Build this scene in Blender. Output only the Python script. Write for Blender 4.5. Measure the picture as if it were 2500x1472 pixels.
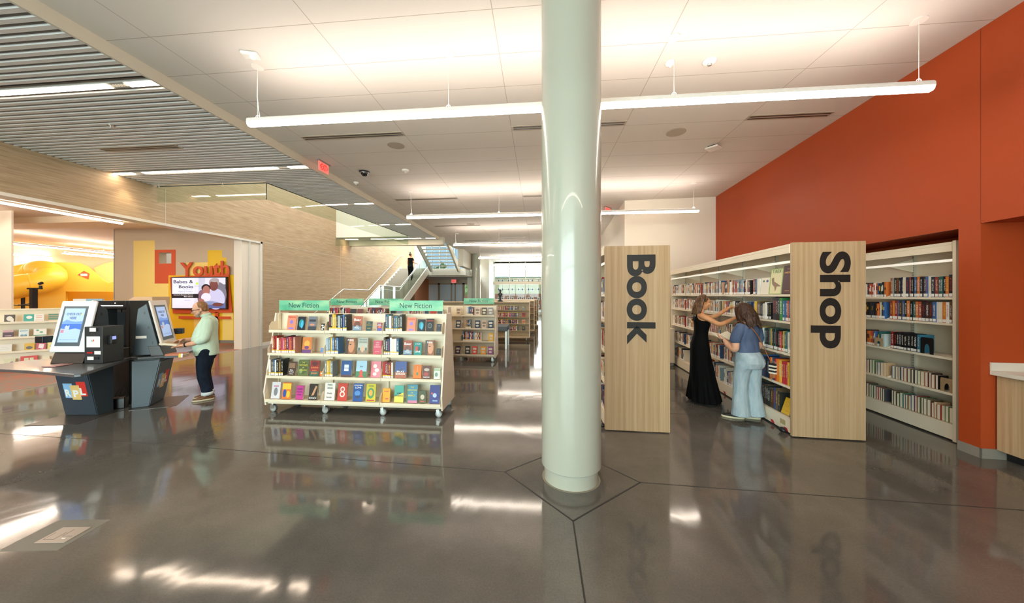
import bpy, bmesh, math, random
from math import sin, cos, pi, radians, sqrt, atan2, exp
from mathutils import Vector, Matrix
random.seed(7)
sc = bpy.context.scene
for o in list(bpy.data.objects): bpy.data.objects.remove(o)
COL = sc.collection

# ------------------------------------------------------------------ camera
EYE, FPX, YAW, PCX, PCY = 1.67, 835.0, 0.0974, 1233.0, 720.8
cd = bpy.data.cameras.new('camera'); cam = bpy.data.objects.new('camera', cd); COL.objects.link(cam)
cam.location = (0, 0, EYE); cam.rotation_euler = (pi/2, 0, YAW)
cd.sensor_width = 36; cd.lens = 36*FPX/2500; cd.shift_x = (1250-PCX)/2500; cd.shift_y = -(736-PCY)/2500
cd.clip_start = .05; cd.clip_end = 400
sc.camera = cam
# ------------------------------------------------------------------ world, exposure
w = bpy.data.worlds.new('sky'); sc.world = w; w.use_nodes = True
w.node_tree.nodes['Background'].inputs[0].default_value = (.86, .95, 1.0, 1)
w.node_tree.nodes['Background'].inputs[1].default_value = 1.1
vs = sc.view_settings
vs.view_transform = 'Standard'; vs.look = 'None'; vs.gamma = 1; vs.use_curve_mapping = False
vs.exposure = 0.82
cy = sc.cycles
cy.max_bounces = 7; cy.diffuse_bounces = 4; cy.glossy_bounces = 3; cy.transmission_bounces = 4; cy.transparent_max_bounces = 8
cy.sample_clamp_indirect = 6; cy.caustics_reflective = False; cy.caustics_refractive = False
cy.use_denoising = True
PEND, SLOT, YOUTHL = 17.0, 21.0, 32.0       # lamp strengths

def area(name, loc, sx, sy, power, rot=(0,0,0), col=(1,1,1)):
    l = bpy.data.lights.new(name, 'AREA'); l.shape = 'RECTANGLE'; l.size = sx; l.size_y = sy; l.energy = power; l.color = col
    o = bpy.data.objects.new(name, l); COL.objects.link(o); o.location = loc; o.rotation_euler = rot
    return o
# area lamp added behind the camera, standing in for daylight from unseen windows
area('south_daylight_fill', (-2.5, -7.6, 2.2), 14, 3.8, 1250, (pi/2, 0, 0), (.86, .97, .94))
# unseen area lamps added overhead to brighten the stairwell and the ceiling void
area('stair_fill_light', (-6.9, 21.5, 8.4), 4.4, 10, 900, (0, 0, 0), (.86, .94, 1.0))
area('void_fill_light', (-7.6, 11, 7.5), 2.6, 7, 160, (0, 0, 0), (.95, .97, 1.0))
area('daylight_north_windows', (0, 29.4, 2.4), 7, 3.6, 260, (-pi/2, 0, 0), (.9, .97, 1.0))

CH, ZS = 4.41, 4.28          # tile ceiling, slatted ceiling
XW = -9.1                    # timber wall plane
AN = .0641; SD = Vector((sin(AN), cos(AN), 0)); SN = Vector((cos(AN), -sin(AN), 0))

def px_ray(px, py):
    F = Vector((-sin(YAW), cos(YAW), 0)); R = Vector((cos(YAW), sin(YAW), 0))
    return F*FPX + R*(px-PCX) - Vector((0, 0, 1))*(py-PCY)
def onY(px, py, y): r = px_ray(px, py); return Vector((0, 0, EYE)) + r*(y/r.y)
def onZ(px, py, z): r = px_ray(px, py); return Vector((0, 0, EYE)) + r*((z-EYE)/r.z)
def onP(px, py, p, d):
    r = px_ray(px, py); n = Vector((d[1], -d[0], 0)); q = Vector((p[0], p[1], 0))
    return Vector((0, 0, EYE)) + r*(n.dot(q)/n.dot(r))

# ------------------------------------------------------------------ materials
def lin(h):
    if isinstance(h, str):
        c = [int(h[i:i+2], 16)/255 for i in (0, 2, 4)]
        return tuple((x/12.92 if x <= .04045 else ((x+.055)/1.055)**2.4) for x in c)
    return h
MC = {}
def mat(name, col='ffffff', rough=.5, metal=0, emit=0, alpha=None, spec=.5, coat=0, trans=0, ecol=None):
    if name in MC: return MC[name]
    m = bpy.data.materials.new(name); m.use_nodes = True; MC[name] = m
    b = m.node_tree.nodes['Principled BSDF']; c = lin(col)
    b.inputs['Base Color'].default_value = (*c, 1); b.inputs['Roughness'].default_value = rough
    b.inputs['Metallic'].default_value = metal; b.inputs['Specular IOR Level'].default_value = spec
    b.inputs['Coat Weight'].default_value = coat
    if trans: b.inputs['Transmission Weight'].default_value = trans
    if emit:
        b.inputs['Emission Color'].default_value = (*lin(ecol or col), 1); b.inputs['Emission Strength'].default_value = emit
    if alpha is not None: b.inputs['Alpha'].default_value = alpha
    m.diffuse_color = (*c, 1)
    return m
class NT:
    def __init__(s, m): s.m = m; s.t = m.node_tree; s.b = s.t.nodes['Principled BSDF']
    def n(s, typ, **kw):
        x = s.t.nodes.new('ShaderNode'+typ)
        for k, v in kw.items():
            if k[0] == 'i' and k[1:].isdigit(): x.inputs[int(k[1:])].default_value = v
            elif k.startswith('I_'): x.inputs[k[2:].replace('_', ' ')].default_value = v
            else: setattr(x, k, v)
        return x
    def l(s, a, ao, b, bi): s.t.links.new(a.outputs[ao], b.inputs[bi])
    def ramp(s, stops):
        r = s.n('ValToRGB'); e = r.color_ramp.elements
        while len(e) > 1: e.remove(e[-1])
        e[0].position = stops[0][0]; e[0].color = (*lin(stops[0][1]), 1)
        for p, c in stops[1:]:
            q = e.new(p); q.color = (*lin(c), 1)
        return r
    def coords(s, scale=(1,1,1), rot=(0,0,0), loc=(0,0,0), what='Object'):
        t = s.n('TexCoord'); mp = s.n('Mapping'); mp.inputs['Scale'].default_value = scale
        mp.inputs['Rotation'].default_value = rot; mp.inputs['Location'].default_value = loc
        s.l(t, what, mp, 'Vector'); return mp
    def bump(s, src, out, strength, dist=.01):
        b = s.n('Bump'); b.inputs['Strength'].default_value = strength; b.inputs['Distance'].default_value = dist
        s.l(src, out, b, 'Height'); s.l(b, 'Normal', s.b, 'Normal')

white = mat('white paint', 'f1ece2', .6)
# polished concrete
m = mat('polished concrete', '6a655e', .12, coat=0.0, spec=.62); k = NT(m)
c = k.coords((.55, .55, .55)); n1 = k.n('TexNoise', I_Scale=1.3, I_Detail=8.0, I_Roughness=.62); k.l(c, 0, n1, 'Vector')
r = k.ramp([(.28, '4b4946'), (.5, '5d5a55'), (.74, '706b64')]); k.l(n1, 'Fac', r, 0); 
c2 = k.coords((28, 28, 28)); n2 = k.n('TexNoise', I_Scale=3.0, I_Detail=4.0); k.l(c2, 0, n2, 'Vector')
mx = k.n('MixRGB', blend_type='OVERLAY'); mx.inputs[0].default_value = .25; k.l(r, 0, mx, 1); k.l(n2, 'Fac', mx, 2); k.l(mx, 0, k.b, 'Base Color')
c3 = k.coords((.6, .3, 1)); n3 = k.n('TexNoise', I_Scale=2.2, I_Detail=3.0, I_Distortion=1.2); k.l(c3, 0, n3, 'Vector')
k.bump(n3, 'Fac', .13, .02)
rr = k.n('MapRange'); rr.inputs['To Min'].default_value = .05; rr.inputs['To Max'].default_value = .12; k.l(n1, 'Fac', rr, 'Value'); k.l(rr, 0, k.b, 'Roughness')
M_floor = m
# ceiling tiles with joints every 1.829 x 0.61 m
def grid_mat(name, base, joint, ox, oy, w_, h_, mort):
    m = mat(name, base, .75, spec=.2); k = NT(m)
    c = k.coords(loc=(-ox, -oy, 0)); b = k.n('TexBrick'); b.offset = 0; b.squash = 1
    b.inputs['Scale'].default_value = 1; b.inputs['Brick Width'].default_value = w_; b.inputs['Row Height'].default_value = h_
    b.inputs['Mortar Size'].default_value = mort; b.inputs['Mortar Smooth'].default_value = 0; b.inputs['Bias'].default_value = 0
    b.inputs['Color1'].default_value = (*lin(base), 1); b.inputs['Color2'].default_value = (*lin(base), 1); b.inputs['Mortar'].default_value = (*lin(joint), 1)
    k.l(c, 0, b, 'Vector'); k.l(b, 'Color', k.b, 'Base Color'); return m
M_tile = grid_mat('acoustic ceiling tiles', 'e2dcd3', 'b9b1a5', -2.271-1.829*20, 3.247-.6096*60, 1.829, .6096, .0045)
M_slat = mat('grey metal slats', 'dcdddb', .4, metal=.1)
M_slatdark = mat('dark plenum', '55585a', .8)
# timber wall boards running along Y
m = mat('timber wall boards', 'b39472', .5, spec=.35); k = NT(m)
c = k.coords((1, 1, 1)); sep = k.n('SeparateXYZ'); k.l(c, 0, sep, 0); cmb = k.n('CombineXYZ')
k.l(sep, 'Y', cmb, 'X'); k.l(sep, 'Z', cmb, 'Y')
b = k.n('TexBrick'); b.offset = .43; b.offset_frequency = 2
for q, v in (('Scale', 1), ('Brick Width', 1.1), ('Row Height', .042), ('Mortar Size', .0012), ('Bias', 0)): b.inputs[q].default_value = v
b.inputs['Color1'].default_value = (*lin('b39b7e'), 1); b.inputs['Color2'].default_value = (*lin('988267'), 1); b.inputs['Mortar'].default_value = (*lin('6b5946'), 1)
k.l(cmb, 0, b, 'Vector')
mp = k.n('Mapping'); mp.inputs['Scale'].default_value = (1.3, 30, 1); k.l(cmb, 0, mp, 0)
n1 = k.n('TexNoise', I_Scale=1.6, I_Detail=6.0, I_Roughness=.6); k.l(mp, 0, n1, 'Vector')
r = k.ramp([(.25, '8a7357'), (.5, 'b99f7e'), (.78, 'd2bd9c')]); k.l(n1, 'Fac', r, 0)
mx = k.n('MixRGB', blend_type='MIX'); mx.inputs[0].default_value = .62; k.l(b, 'Color', mx, 1); k.l(r, 0, mx, 2); k.l(mx, 0, k.b, 'Base Color')
M_wood = m
# pale laminate for the end panels (grain vertical)
def laminate(name, a, b_, c_):
    m = mat(name, b_, .45, spec=.35); k = NT(m)
    c = k.coords((22, 22, .35)); n1 = k.n('TexNoise', I_Scale=1.6, I_Detail=7.0, I_Roughness=.65); k.l(c, 0, n1, 'Vector')
    r = k.ramp([(.3, a), (.5, b_), (.72, c_)]); k.l(n1, 'Fac', r, 0); k.l(r, 0, k.b, 'Base Color'); return m
M_lam = laminate('ash laminate', 'a98c66', 'b89c78', 'c6ad8b')
def wallpaint(name, col):
    m = mat(name, col, .55, spec=.3); k = NT(m)
    c = k.coords((60, 60, 60)); n1 = k.n('TexNoise', I_Scale=2.0, I_Detail=2.0); k.l(c, 0, n1, 'Vector'); k.bump(n1, 'Fac', .03, .004); return m
M_orange = wallpaint('burnt orange paint', 'aa451d')
M_white = wallpaint('warm white paint', 'e6dccb')
M_greige = wallpaint('greige paint', 'cfbfa6')
M_trim = mat('aluminium trim', 'd9d6ce', .35, metal=.3)
M_steel = mat('brushed steel', 'c8c8c4', .3, metal=.9)
# carpet
m = mat('carpet planks', '8a6a58', .95, spec=.1); k = NT(m)
c = k.coords((1, 1, 1), rot=(0, 0, .0)); b = k.n('TexBrick')
for q, v in (('Scale', 1), ('Brick Width', .9), ('Row Height', .24), ('Mortar Size', 0), ('Bias', -.45)): b.inputs[q].default_value = v
b.inputs['Color1'].default_value = (*lin('8d8075'), 1); b.inputs['Color2'].default_value = (*lin('d4582a'), 1)
c2 = k.coords((3, 14, 3)); n1 = k.n('TexNoise', I_Scale=1.5, I_Detail=5.0); k.l(c2, 0, n1, 'Vector')
r = k.ramp([(.47, '83786e'), (.66, 'c4562f')]); k.l(n1, 'Fac', r, 0); k.l(c, 0, b, 'Vector')
mx = k.n('MixRGB'); mx.inputs[0].default_value = .5; k.l(b, 'Color', mx, 1); k.l(r, 0, mx, 2); k.l(mx, 0, k.b, 'Base Color')
M_carpet = m
# glass without caustics: thin sheet with fresnel reflection
def glassmat(name, tint, refl=1.0, base=.0):
    m = bpy.data.materials.new(name); m.use_nodes = True; t = m.node_tree; t.nodes.clear()
    o = t.nodes.new('ShaderNodeOutputMaterial'); mx = t.nodes.new('ShaderNodeMixShader'); tr = t.nodes.new('ShaderNodeBsdfTransparent')
    g = t.nodes.new('ShaderNodeBsdfGlossy'); f = t.nodes.new('ShaderNodeLayerWeight'); pw = t.nodes.new('ShaderNodeMath'); ad = t.nodes.new('ShaderNodeMath')
    pw.operation = 'POWER'; pw.inputs[1].default_value = 4.5; ad.operation = 'MULTIPLY_ADD'; f.inputs[0].default_value = .5
    tr.inputs[0].default_value = (*lin(tint), 1); g.inputs['Roughness'].default_value = .01
    ad.inputs[1].default_value = .9*refl; ad.inputs[2].default_value = .04*refl+base
    t.links.new(f.outputs['Facing'], pw.inputs[0]); t.links.new(pw.outputs[0], ad.inputs[0]); t.links.new(ad.outputs[0], mx.inputs[0]); t.links.new(tr.outputs[0], mx.inputs[1]); t.links.new(g.outputs[0], mx.inputs[2]); t.links.new(mx.outputs[0], o.inputs[0])
    MC[name] = m; return m
M_glass = glassmat('clear glass', 'eef6f2')
M_smokeglass = glassmat('green tinted glass', 'eff6f0', .55, .04)
M_window = glassmat('window glass', 'f2f8f8', .6)
M_lamp = mat('lit diffuser', 'fff1e0', .5, emit=PEND, ecol='ffeedc')
M_lampup = mat('lit uplight', 'fff1e0', .5, emit=PEND*1.85, ecol='ffeee4')
M_slot = mat('lit slot diffuser', 'fff1e0', .5, emit=SLOT, ecol='ffe6cc')
M_youthlamp = mat('lit youth diffuser', 'fff1e0', .5, emit=YOUTHL, ecol='ffeedd')
M_cream = mat('cream steel', 'ecdfc6', .4, spec=.4)
M_creamside = mat('cream side panel', 'e9dcc9', .45)
M_shelfwhite = mat('white shelf steel', 'f4e6cd', .42, spec=.4)
M_black = mat('black satin', '15161a', .42)
M_dark = mat('charcoal steel', '2c3338', .4)
M_darkpanel = mat('slate blue panel', '343f47', .38)
M_bracket = mat('beige bookend steel', 'cbb795', .45)
# object-colour material for books and other repeats
def objcol(name, rough, titles=False):
    m = mat(name, 'ffffff', rough, spec=.4); k = NT(m); oi = k.n('ObjectInfo')
    if not titles: k.l(oi, 'Color', k.b, 'Base Color'); return m
    c = k.coords((1, 1, 1)); sep = k.n('SeparateXYZ'); k.l(c, 0, sep, 0)
    # lettering-like marks on the spine: noise stretched over the middle of the spine
    cm = k.n('CombineXYZ'); k.l(sep, 'X', cm, 'X'); k.l(sep, 'Z', cm, 'Z'); k.l(oi, 'Random', cm, 'Y')
    mp = k.n('Mapping'); mp.inputs['Scale'].default_value = (5, 60, 52); k.l(cm, 0, mp, 0)
    nz = k.n('TexNoise', I_Scale=1.0, I_Detail=1.0); k.l(mp, 0, nz, 'Vector')
    gt = k.n('Math', operation='GREATER_THAN'); gt.inputs[1].default_value = .53; k.l(nz, 'Fac', gt, 0)
    def band(src, out, lo, hi):
        a = k.n('Math', operation='GREATER_THAN'); a.inputs[1].default_value = lo; k.l(src, out, a, 0)
        b_ = k.n('Math', operation='LESS_THAN'); b_.inputs[1].default_value = hi; k.l(src, out, b_, 0)
        mlt = k.n('Math', operation='MULTIPLY'); k.l(a, 0, mlt, 0); k.l(b_, 0, mlt, 1); return mlt
    bx_ = band(sep, 'X', .28, .74); bz = band(sep, 'Z', .3, .86); by = band(sep, 'Y', -.5, .02)
    m1 = k.n('Math', operation='MULTIPLY'); k.l(bx_, 0, m1, 0); k.l(bz, 0, m1, 1)
    m2 = k.n('Math', operation='MULTIPLY'); k.l(m1, 0, m2, 0); k.l(gt, 0, m2, 1)
    m3 = k.n('Math', operation='MULTIPLY'); k.l(m2, 0, m3, 0); k.l(by, 0, m3, 1)
    rnd = k.n('MapRange'); k.l(oi, 'Random', rnd, 'Value')
    rp = k.ramp([(0, 'f3ead2'), (.3, 'e8c65a'), (.45, 'ffffff'), (.62, 'c9432f'), (.8, 'dfe9ef'), (1, '20242c')]); rp.color_ramp.interpolation = 'CONSTANT'; k.l(oi, 'Random', rp, 0)
    mx = k.n('MixRGB'); k.l(m3, 0, mx, 0); k.l(oi, 'Color', mx, 1); k.l(rp, 0, mx, 2); k.l(mx, 0, k.b, 'Base Color'); return m
M_cover = objcol('book cover', .38, True); M_obj = objcol('plain object colour', .45)
M_pages = mat('book pages', 'efe4cd', .8, spec=.1)
M_sticker = mat('white sticker', 'f4f1ea', .5)
M_yellow = mat('yellow sticker', 'f2c52a', .5)

# ------------------------------------------------------------------ mesh builder
class MB:
    def __init__(s): s.v = []; s.f = []; s.mi = []; s.T = Matrix.Identity(4)
    def add(s, vs_, fs, mi=0):
        o = len(s.v); s.v += [tuple(s.T @ Vector(p)) for p in vs_]; s.f += [tuple(i+o for i in f) for f in fs]; s.mi += [mi]*len(fs); return s
    def box(s, x0, x1, y0, y1, z0, z1, mi=0):
        vs_ = [(x, y, z) for z in (z0, z1) for y in (y0, y1) for x in (x0, x1)]
        return s.add(vs_, [(0, 2, 3, 1), (4, 5, 7, 6), (0, 1, 5, 4), (2, 6, 7, 3), (0, 4, 6, 2), (1, 3, 7, 5)], mi)
    def hexa(s, b4, t4, mi=0):       # bottom 4 ccw, top 4 ccw
        return s.add(list(b4)+list(t4), [(3, 2, 1, 0), (4, 5, 6, 7), (0, 1, 5, 4), (1, 2, 6, 5), (2, 3, 7, 6), (3, 0, 4, 7)], mi)
    def prism(s, poly, z0, z1, mi=0, axis='z'):
        n = len(poly)
        f3 = {'z': lambda p, h: (p[0], p[1], h), 'y': lambda p, h: (p[0], h, p[1]), 'x': lambda p, h: (h, p[0], p[1])}[axis]
        return s.add([f3(p, z0) for p in poly]+[f3(p, z1) for p in poly],
                     [tuple(range(n))[::-1], tuple(range(n, 2*n))]+[(i, (i+1) % n, n+(i+1) % n, n+i) for i in range(n)], mi)
    def tube(s, pts, r, seg=10, mi=0, cap=True, ref=None, flat=1.0):
        pts = [Vector(p) for p in pts]; rs = r if isinstance(r, (list, tuple)) else [r]*len(pts); vs_ = []; n = len(pts); prev = None
        for i, p in enumerate(pts):
            t = (pts[min(i+1, n-1)]-pts[max(i-1, 0)]).normalized()
            a = prev if prev is not None else (Vector(ref) if ref else (Vector((0, 0, 1)) if abs(t.z) < .9 else Vector((1, 0, 0))))
            a = (a - t*a.dot(t)).normalized(); b_ = t.cross(a); prev = a
            ra = rs[i] if not isinstance(rs[i], tuple) else rs[i][0]; rb = ra*flat if not isinstance(rs[i], tuple) else rs[i][1]
            for j in range(seg):
                q = 2*pi*j/seg; vs_.append(tuple(p+a*(cos(q)*ra)+b_*(sin(q)*rb)))
        fs = [(i*seg+j, i*seg+(j+1) % seg, (i+1)*seg+(j+1) % seg, (i+1)*seg+j) for i in range(n-1) for j in range(seg)]
        if cap: fs += [tuple(range(seg))[::-1], tuple((n-1)*seg+j for j in range(seg))]
        return s.add(vs_, fs, mi)
    def cyl(s, c, r, z0, z1, seg=24, mi=0): return s.tube([(c[0], c[1], z0), (c[0], c[1], z1)], r, seg, mi)
    def ell(s, c, r, seg=12, rings=8, mi=0, rot=None):
        vs_ = []; R_ = rot or Matrix.Identity(3); c = Vector(c)
        for i in range(1, rings):
            a = pi*i/rings
            for j in range(seg):
                q = 2*pi*j/seg; vs_.append(tuple(c+R_ @ Vector((r[0]*sin(a)*cos(q), r[1]*sin(a)*sin(q), r[2]*cos(a)))))
        top = len(vs_); vs_.append(tuple(c+R_ @ Vector((0, 0, r[2])))); vs_.append(tuple(c+R_ @ Vector((0, 0, -r[2]))))
        fs = [(i*seg+j, (i+1)*seg+j, (i+1)*seg+(j+1) % seg, i*seg+(j+1) % seg) for i in range(rings-2) for j in range(seg)]
        fs += [(top, j, (j+1) % seg) for j in range(seg)] + [(top+1, (rings-2)*seg+(j+1) % seg, (rings-2)*seg+j) for j in range(seg)]
        return s.add(vs_, fs, mi)
    def lathe(s, prof, seg=24, mi=0, c=(0, 0)):
        vs_ = [(c[0]+r*cos(2*pi*j/seg), c[1]+r*sin(2*pi*j/seg), z) for r, z in prof for j in range(seg)]; n = len(prof)
        fs = [(i*seg+j, i*seg+(j+1) % seg, (i+1)*seg+(j+1) % seg, (i+1)*seg+j) for i in range(n-1) for j in range(seg)]
        fs += [tuple(range(seg))[::-1], tuple((n-1)*seg+j for j in range(seg))]
        return s.add(vs_, fs, mi)
    def mesh(s, name, mats, smooth=False):
        me = bpy.data.meshes.new(name); me.from_pydata(s.v, [], s.f)
        for m_ in (mats if isinstance(mats, (list, tuple)) else [mats]): me.materials.append(m_)
        me.polygons.foreach_set('material_index', s.mi)
        if smooth: me.polygons.foreach_set('use_smooth', [True]*len(s.f))
        me.update(); return me
    def build(s, name, mats, parent=None, smooth=False, bevel=0, loc=None, rz=0, auto=False):
        me = s.mesh(name, mats, smooth or auto)
        bm = bmesh.new(); bm.from_mesh(me); bmesh.ops.recalc_face_normals(bm, faces=bm.faces); bm.to_mesh(me); bm.free()
        o = bpy.data.objects.new(name, me); COL.objects.link(o)
        if parent is not None: o.parent = parent
        if loc is not None: o.location = loc; o.rotation_euler = (0, 0, rz)
        if bevel:
            b_ = o.modifiers.new('bevel', 'BEVEL'); b_.width = bevel; b_.segments = 2; b_.limit_method = 'ANGLE'; b_.angle_limit = radians(40)
        if auto: me.set_sharp_from_angle(angle=radians(35))
        return o
def tag(o, label, cat, group=None):
    o['label'] = label; o['category'] = cat
    if group: o['group'] = group
    return o
def struct(o): o['kind'] = 'structure'; return o
def thing(name, label, cat, loc=(0, 0, 0), rz=0, group=None):
    o = bpy.data.objects.new(name, None); COL.objects.link(o); o.location = loc; o.rotation_euler = (0, 0, rz); o.empty_display_size = .1
    return tag(o, label, cat, group)
def dup(root, loc=None, rz=None, label=None, group=None):
    def cp(o, par):
        c_ = o.copy(); COL.objects.link(c_)
        if par is not None: c_.parent = par
        for ch in kids.get(o.name, []): cp(ch, c_)
        return c_
    kids = {}
    for o in list(bpy.data.objects):
        if o.parent: kids.setdefault(o.parent.name, []).append(o)
    r_ = cp(root, None)
    if loc is not None: r_.location = loc
    if rz is not None: r_.rotation_euler = (0, 0, rz)
    if label: r_['label'] = label
    if group: r_['group'] = group
    return r_
# text as mesh, normalised: x 0..w, y 0..h in the XY plane
TC = {}
def text_mb(txt, bold=0.0):
    if (txt, bold) not in TC:
        cu = bpy.data.curves.new('t', 'FONT'); cu.body = txt; cu.size = 1; cu.offset = bold; cu.resolution_u = 3 if len(txt) > 6 else 8; cu.fill_mode = 'FRONT'
        ob = bpy.data.objects.new('t', cu); COL.objects.link(ob); bpy.context.view_layer.update()
        me = bpy.data.meshes.new_from_object(ob.evaluated_get(bpy.context.evaluated_depsgraph_get()))
        v_ = [tuple(v.co) for v in me.vertices]; f_ = [tuple(p.vertices) for p in me.polygons]
        bpy.data.objects.remove(ob); bpy.data.curves.remove(cu); bpy.data.meshes.remove(me)
        x0 = min(p[0] for p in v_); x1 = max(p[0] for p in v_); y0 = min(p[1] for p in v_); y1 = max(p[1] for p in v_)
        TC[(txt, bold)] = ([((p[0]-x0)/(x1-x0), (p[1]-y0)/(y1-y0)) for p in v_], f_, (x1-x0)/(y1-y0))
    return TC[(txt, bold)]
def put_text(mb, txt, M, w_, h_=None, th=.002, bold=0.0, mi=0):
    """lettering solid: lower-left corner at origin of M, x right, y up, z out"""
    v_, f_, asp = text_mb(txt, bold)
    if h_ is None: h_ = w_/asp
    n = len(v_); vs_ = [tuple(M @ Vector((x*w_, y*h_, th))) for x, y in v_] + [tuple(M @ Vector((x*w_, y*h_, 0))) for x, y in v_]
    ed = {}
    for f in f_:
        for i in range(len(f)): a, b_ = f[i], f[(i+1) % len(f)]; ed[(a, b_)] = 1
    sides = [(a+n, b_+n, b_, a) for (a, b_) in ed if (b_, a) not in ed]
    mb.add(vs_, list(f_)+sides, mi)
def facing(p, rz, tilt=0):
    """matrix for a face seen by someone looking along local +y: x right, y up, z towards viewer"""
    return Matrix.Translation(p) @ Matrix.Rotation(rz, 4, 'Z') @ Matrix.Rotation(pi/2-tilt, 4, 'X')

# ================================================================== SETTING
# floor
b = MB(); b.box(XW, 14, -7, 34, -.2, 0); struct(b.build('floor', M_floor))
b = MB(); b.box(-34, XW-.012, -7, 34, -.2, 0); struct(b.build('floor', M_carpet))
b = MB(); b.box(XW-.012, XW+.012, -7, 34, -.2, .003); struct(b.build('trim_1', M_steel))
# saw cuts of the slab
M_joint = mat('slab joint', '2b2927', .7)
def strip(n, p, q, w_=.008, z=.0012):
    p = Vector(p); q = Vector(q); d = (q-p).normalized(); s_ = Vector((-d.y, d.x))*w_/2
    b = MB(); b.prism([(p+s_)[:], (p-s_)[:], (q-s_)[:], (q+s_)[:]], .0, z); struct(b.build(n, M_joint))
dL, dR, dB, dT = (-.318, 3.218), (.903, 3.153), (.255, 2.567), (.31, 3.80)
for i, (p, q, w_) in enumerate([(dL, dB, .013), (dB, dR, .013), (dR, dT, .012), (dT, dL, .012), (dB, (.22, -7), .011), (dL, (-4.3, 3.45), .006), ((-4.3, 3.45), (XW, 3.6), .004), (dR, (4.6, 3.0), .008),
                               ((3.02, 4.98), (1.6, 5.05), .005), ((1.6, 6.35), (3.1, 6.3), .005), (dT, (.5, 12), .006)]):
    strip('trim_%d' % (i+2), p, q, w_)
b = MB(); b.lathe([(.262, .0), (.262, .0015)], 48, c=(.297, 3.19)); struct(b.build('trim_13', mat('grout stain', '8d8675', .8)))

# ceilings
def polyplate(name, poly, z0, z1, m_): b = MB(); b.prism(poly, z0, z1); return struct(b.build(name, m_))
wl = lambda y: 4.52+(y-3.97)*math.tan(AN)      # orange wall line
polyplate('ceiling', [(-4.63, -7), (wl(-7)+.2, -7), (wl(28)+.2, 28.6), (-4.63, 28.6)], CH, CH+.1, M_tile)
b = MB(); b.box(-4.66, -4.63, -7, 15.7, ZS-.015, CH+.1); struct(b.build('ceiling', mat('soffit edge paint', 'd6cfbd', .55)))
VOID = [(XW, 7.36), (-6.28, 7.36), (-5.72, 14.6), (XW, 14.6)]
vr = lambda y: -6.28+(y-7.36)*(.56/7.24)
b = MB(); y = -7.0; P = .1016
def slat(x0, x1, y):
    prof = [(y, 0), (y+.055, 0), (y+.066, .014), (y+.066, .05), (y+P-.01, .05), (y+P-.01, .014)]
    b.prism([(a, ZS+h) for a, h in [(y, .014), (y+.008, 0), (y+.058, 0), (y+.066, .014), (y+.066, .055), (y, .055)]], x0, x1, axis='x')
while y < 15.62:
    hit = [L for L in (3.77, 6.52, 9.33, 12.18, 15.23) if y < L+.045 and y+.066 > L-.045]
    if 7.3 < y < 14.6: slat(vr(y)+.02, -4.66, y)
    elif hit: pass
    else: slat(XW, -4.66, y)
    if hit and 7.3 < y < 14.6:
        pass
    y += P
o = struct(b.build('ceiling', M_slat))
b = MB(); b.prism([(XW, -7), (-4.66, -7), (-4.66, 15.7), (XW, 15.7)], ZS+.05, ZS+.055)
b = MB(); b.box(XW, -4.66, -7, 7.3, ZS+.053, ZS+.1); b.box(XW, -4.66, 14.66, 15.7, ZS+.053, ZS+.1)
b.prism([(-6.26, 7.3), (-4.66, 7.3), (-4.66, 14.66), (-5.70, 14.66)], ZS+.053, ZS+.1); struct(b.build('ceiling', M_slatdark))
# header at the end of the slatted ceiling
b = MB(); b.box(XW, -4.45, 15.7, 15.95, 4.05, CH+.6); struct(b.build('trim_14', mat('header paint', 'cfc9b8', .55)))

# walls: timber wall with the opening to the youth room
b = MB(); T = -.28
b.box(XW+T, XW, -7, 10.45, 3.43, 7.6); b.box(XW+T, XW, 10.45, 24.5, 0, 7.6); struct(b.build('wall_left', M_wood))
b = MB(); b.box(XW+T-.02, XW+.02, -7, 10.47, 3.37, 3.43); b.box(XW+T-.02, XW+.02, 9.98, 10.0, 0, 3.37); b.box(XW+T-.3, XW+.02, 10.40, 10.47, 0, 3.43); struct(b.build('trim_15', M_trim))
b = MB(); b.box(XW+T, XW-.02, 9.72, 10.4, 0, 3.37); struct(b.build('wall_jamb', mat('jamb paint', 'e4d9ca', .5)))
b = MB(); b.box(XW, XW+.004, 10.47, 24.4, 3.425, 3.437); b.box(XW, XW+.004, 7.53, 7.542, 3.43, 4.28); b.box(XW, XW+.004, 14.97, 14.982, 0, 4.28); struct(b.build('trim_16', mat('reveal strip', 'cdbfae', .4)))
b = MB(); b.box(XW, XW+.015, 10.48, 24, 0, .1); struct(b.build('baseboard_left', mat('white base', 'dcd5c9', .5)))
# void above the slatted ceiling
b = MB(); b.box(XW, -5.71, 14.64, 14.7, ZS-.012, 7.6); b.box(XW, -5.0, 7.0, 7.3, ZS+.1, 7.6)
b.prism([(-6.2, 7.3), (-6.0, 7.3), (-5.45, 14.98), (-5.65, 14.98)], ZS+.1, 7.6); struct(b.build('wall_void', M_white))

# orange wall in its own frame (s along the wall, t into the wall)
W0 = Vector((4.52, 3.97, 0))
def wbox(b, s0, s1, t0, t1, z0, z1, mi=0):
    c_ = lambda s_, t_: (W0+SD*s_+SN*t_)
    q = [c_(s0, t0), c_(s0, t1), c_(s1, t1), c_(s1, t0)]
    b.hexa([(p.x, p.y, z0) for p in q], [(p.x, p.y, z1) for p in q], mi)
b = MB(); wbox(b, 0, .20, 0, 1.3, 0, CH); wbox(b, .20, 6.08, 0, .75, 2.39, CH); wbox(b, .20, 6.08, .62, .75, 0, 2.39)
wbox(b, -11, 0, 0, .75, 2.41, CH); wbox(b, -11, 0, 1.2, 1.3, 0, 2.41); wbox(b, -11, 0, .75, 1.2, 2.41, 2.6)
struct(b.build('wall_right', M_orange))
b = MB(); wbox(b, 0, .002, -.001, .0, 2.41, CH); struct(b.build('trim_17', M_black))
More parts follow.
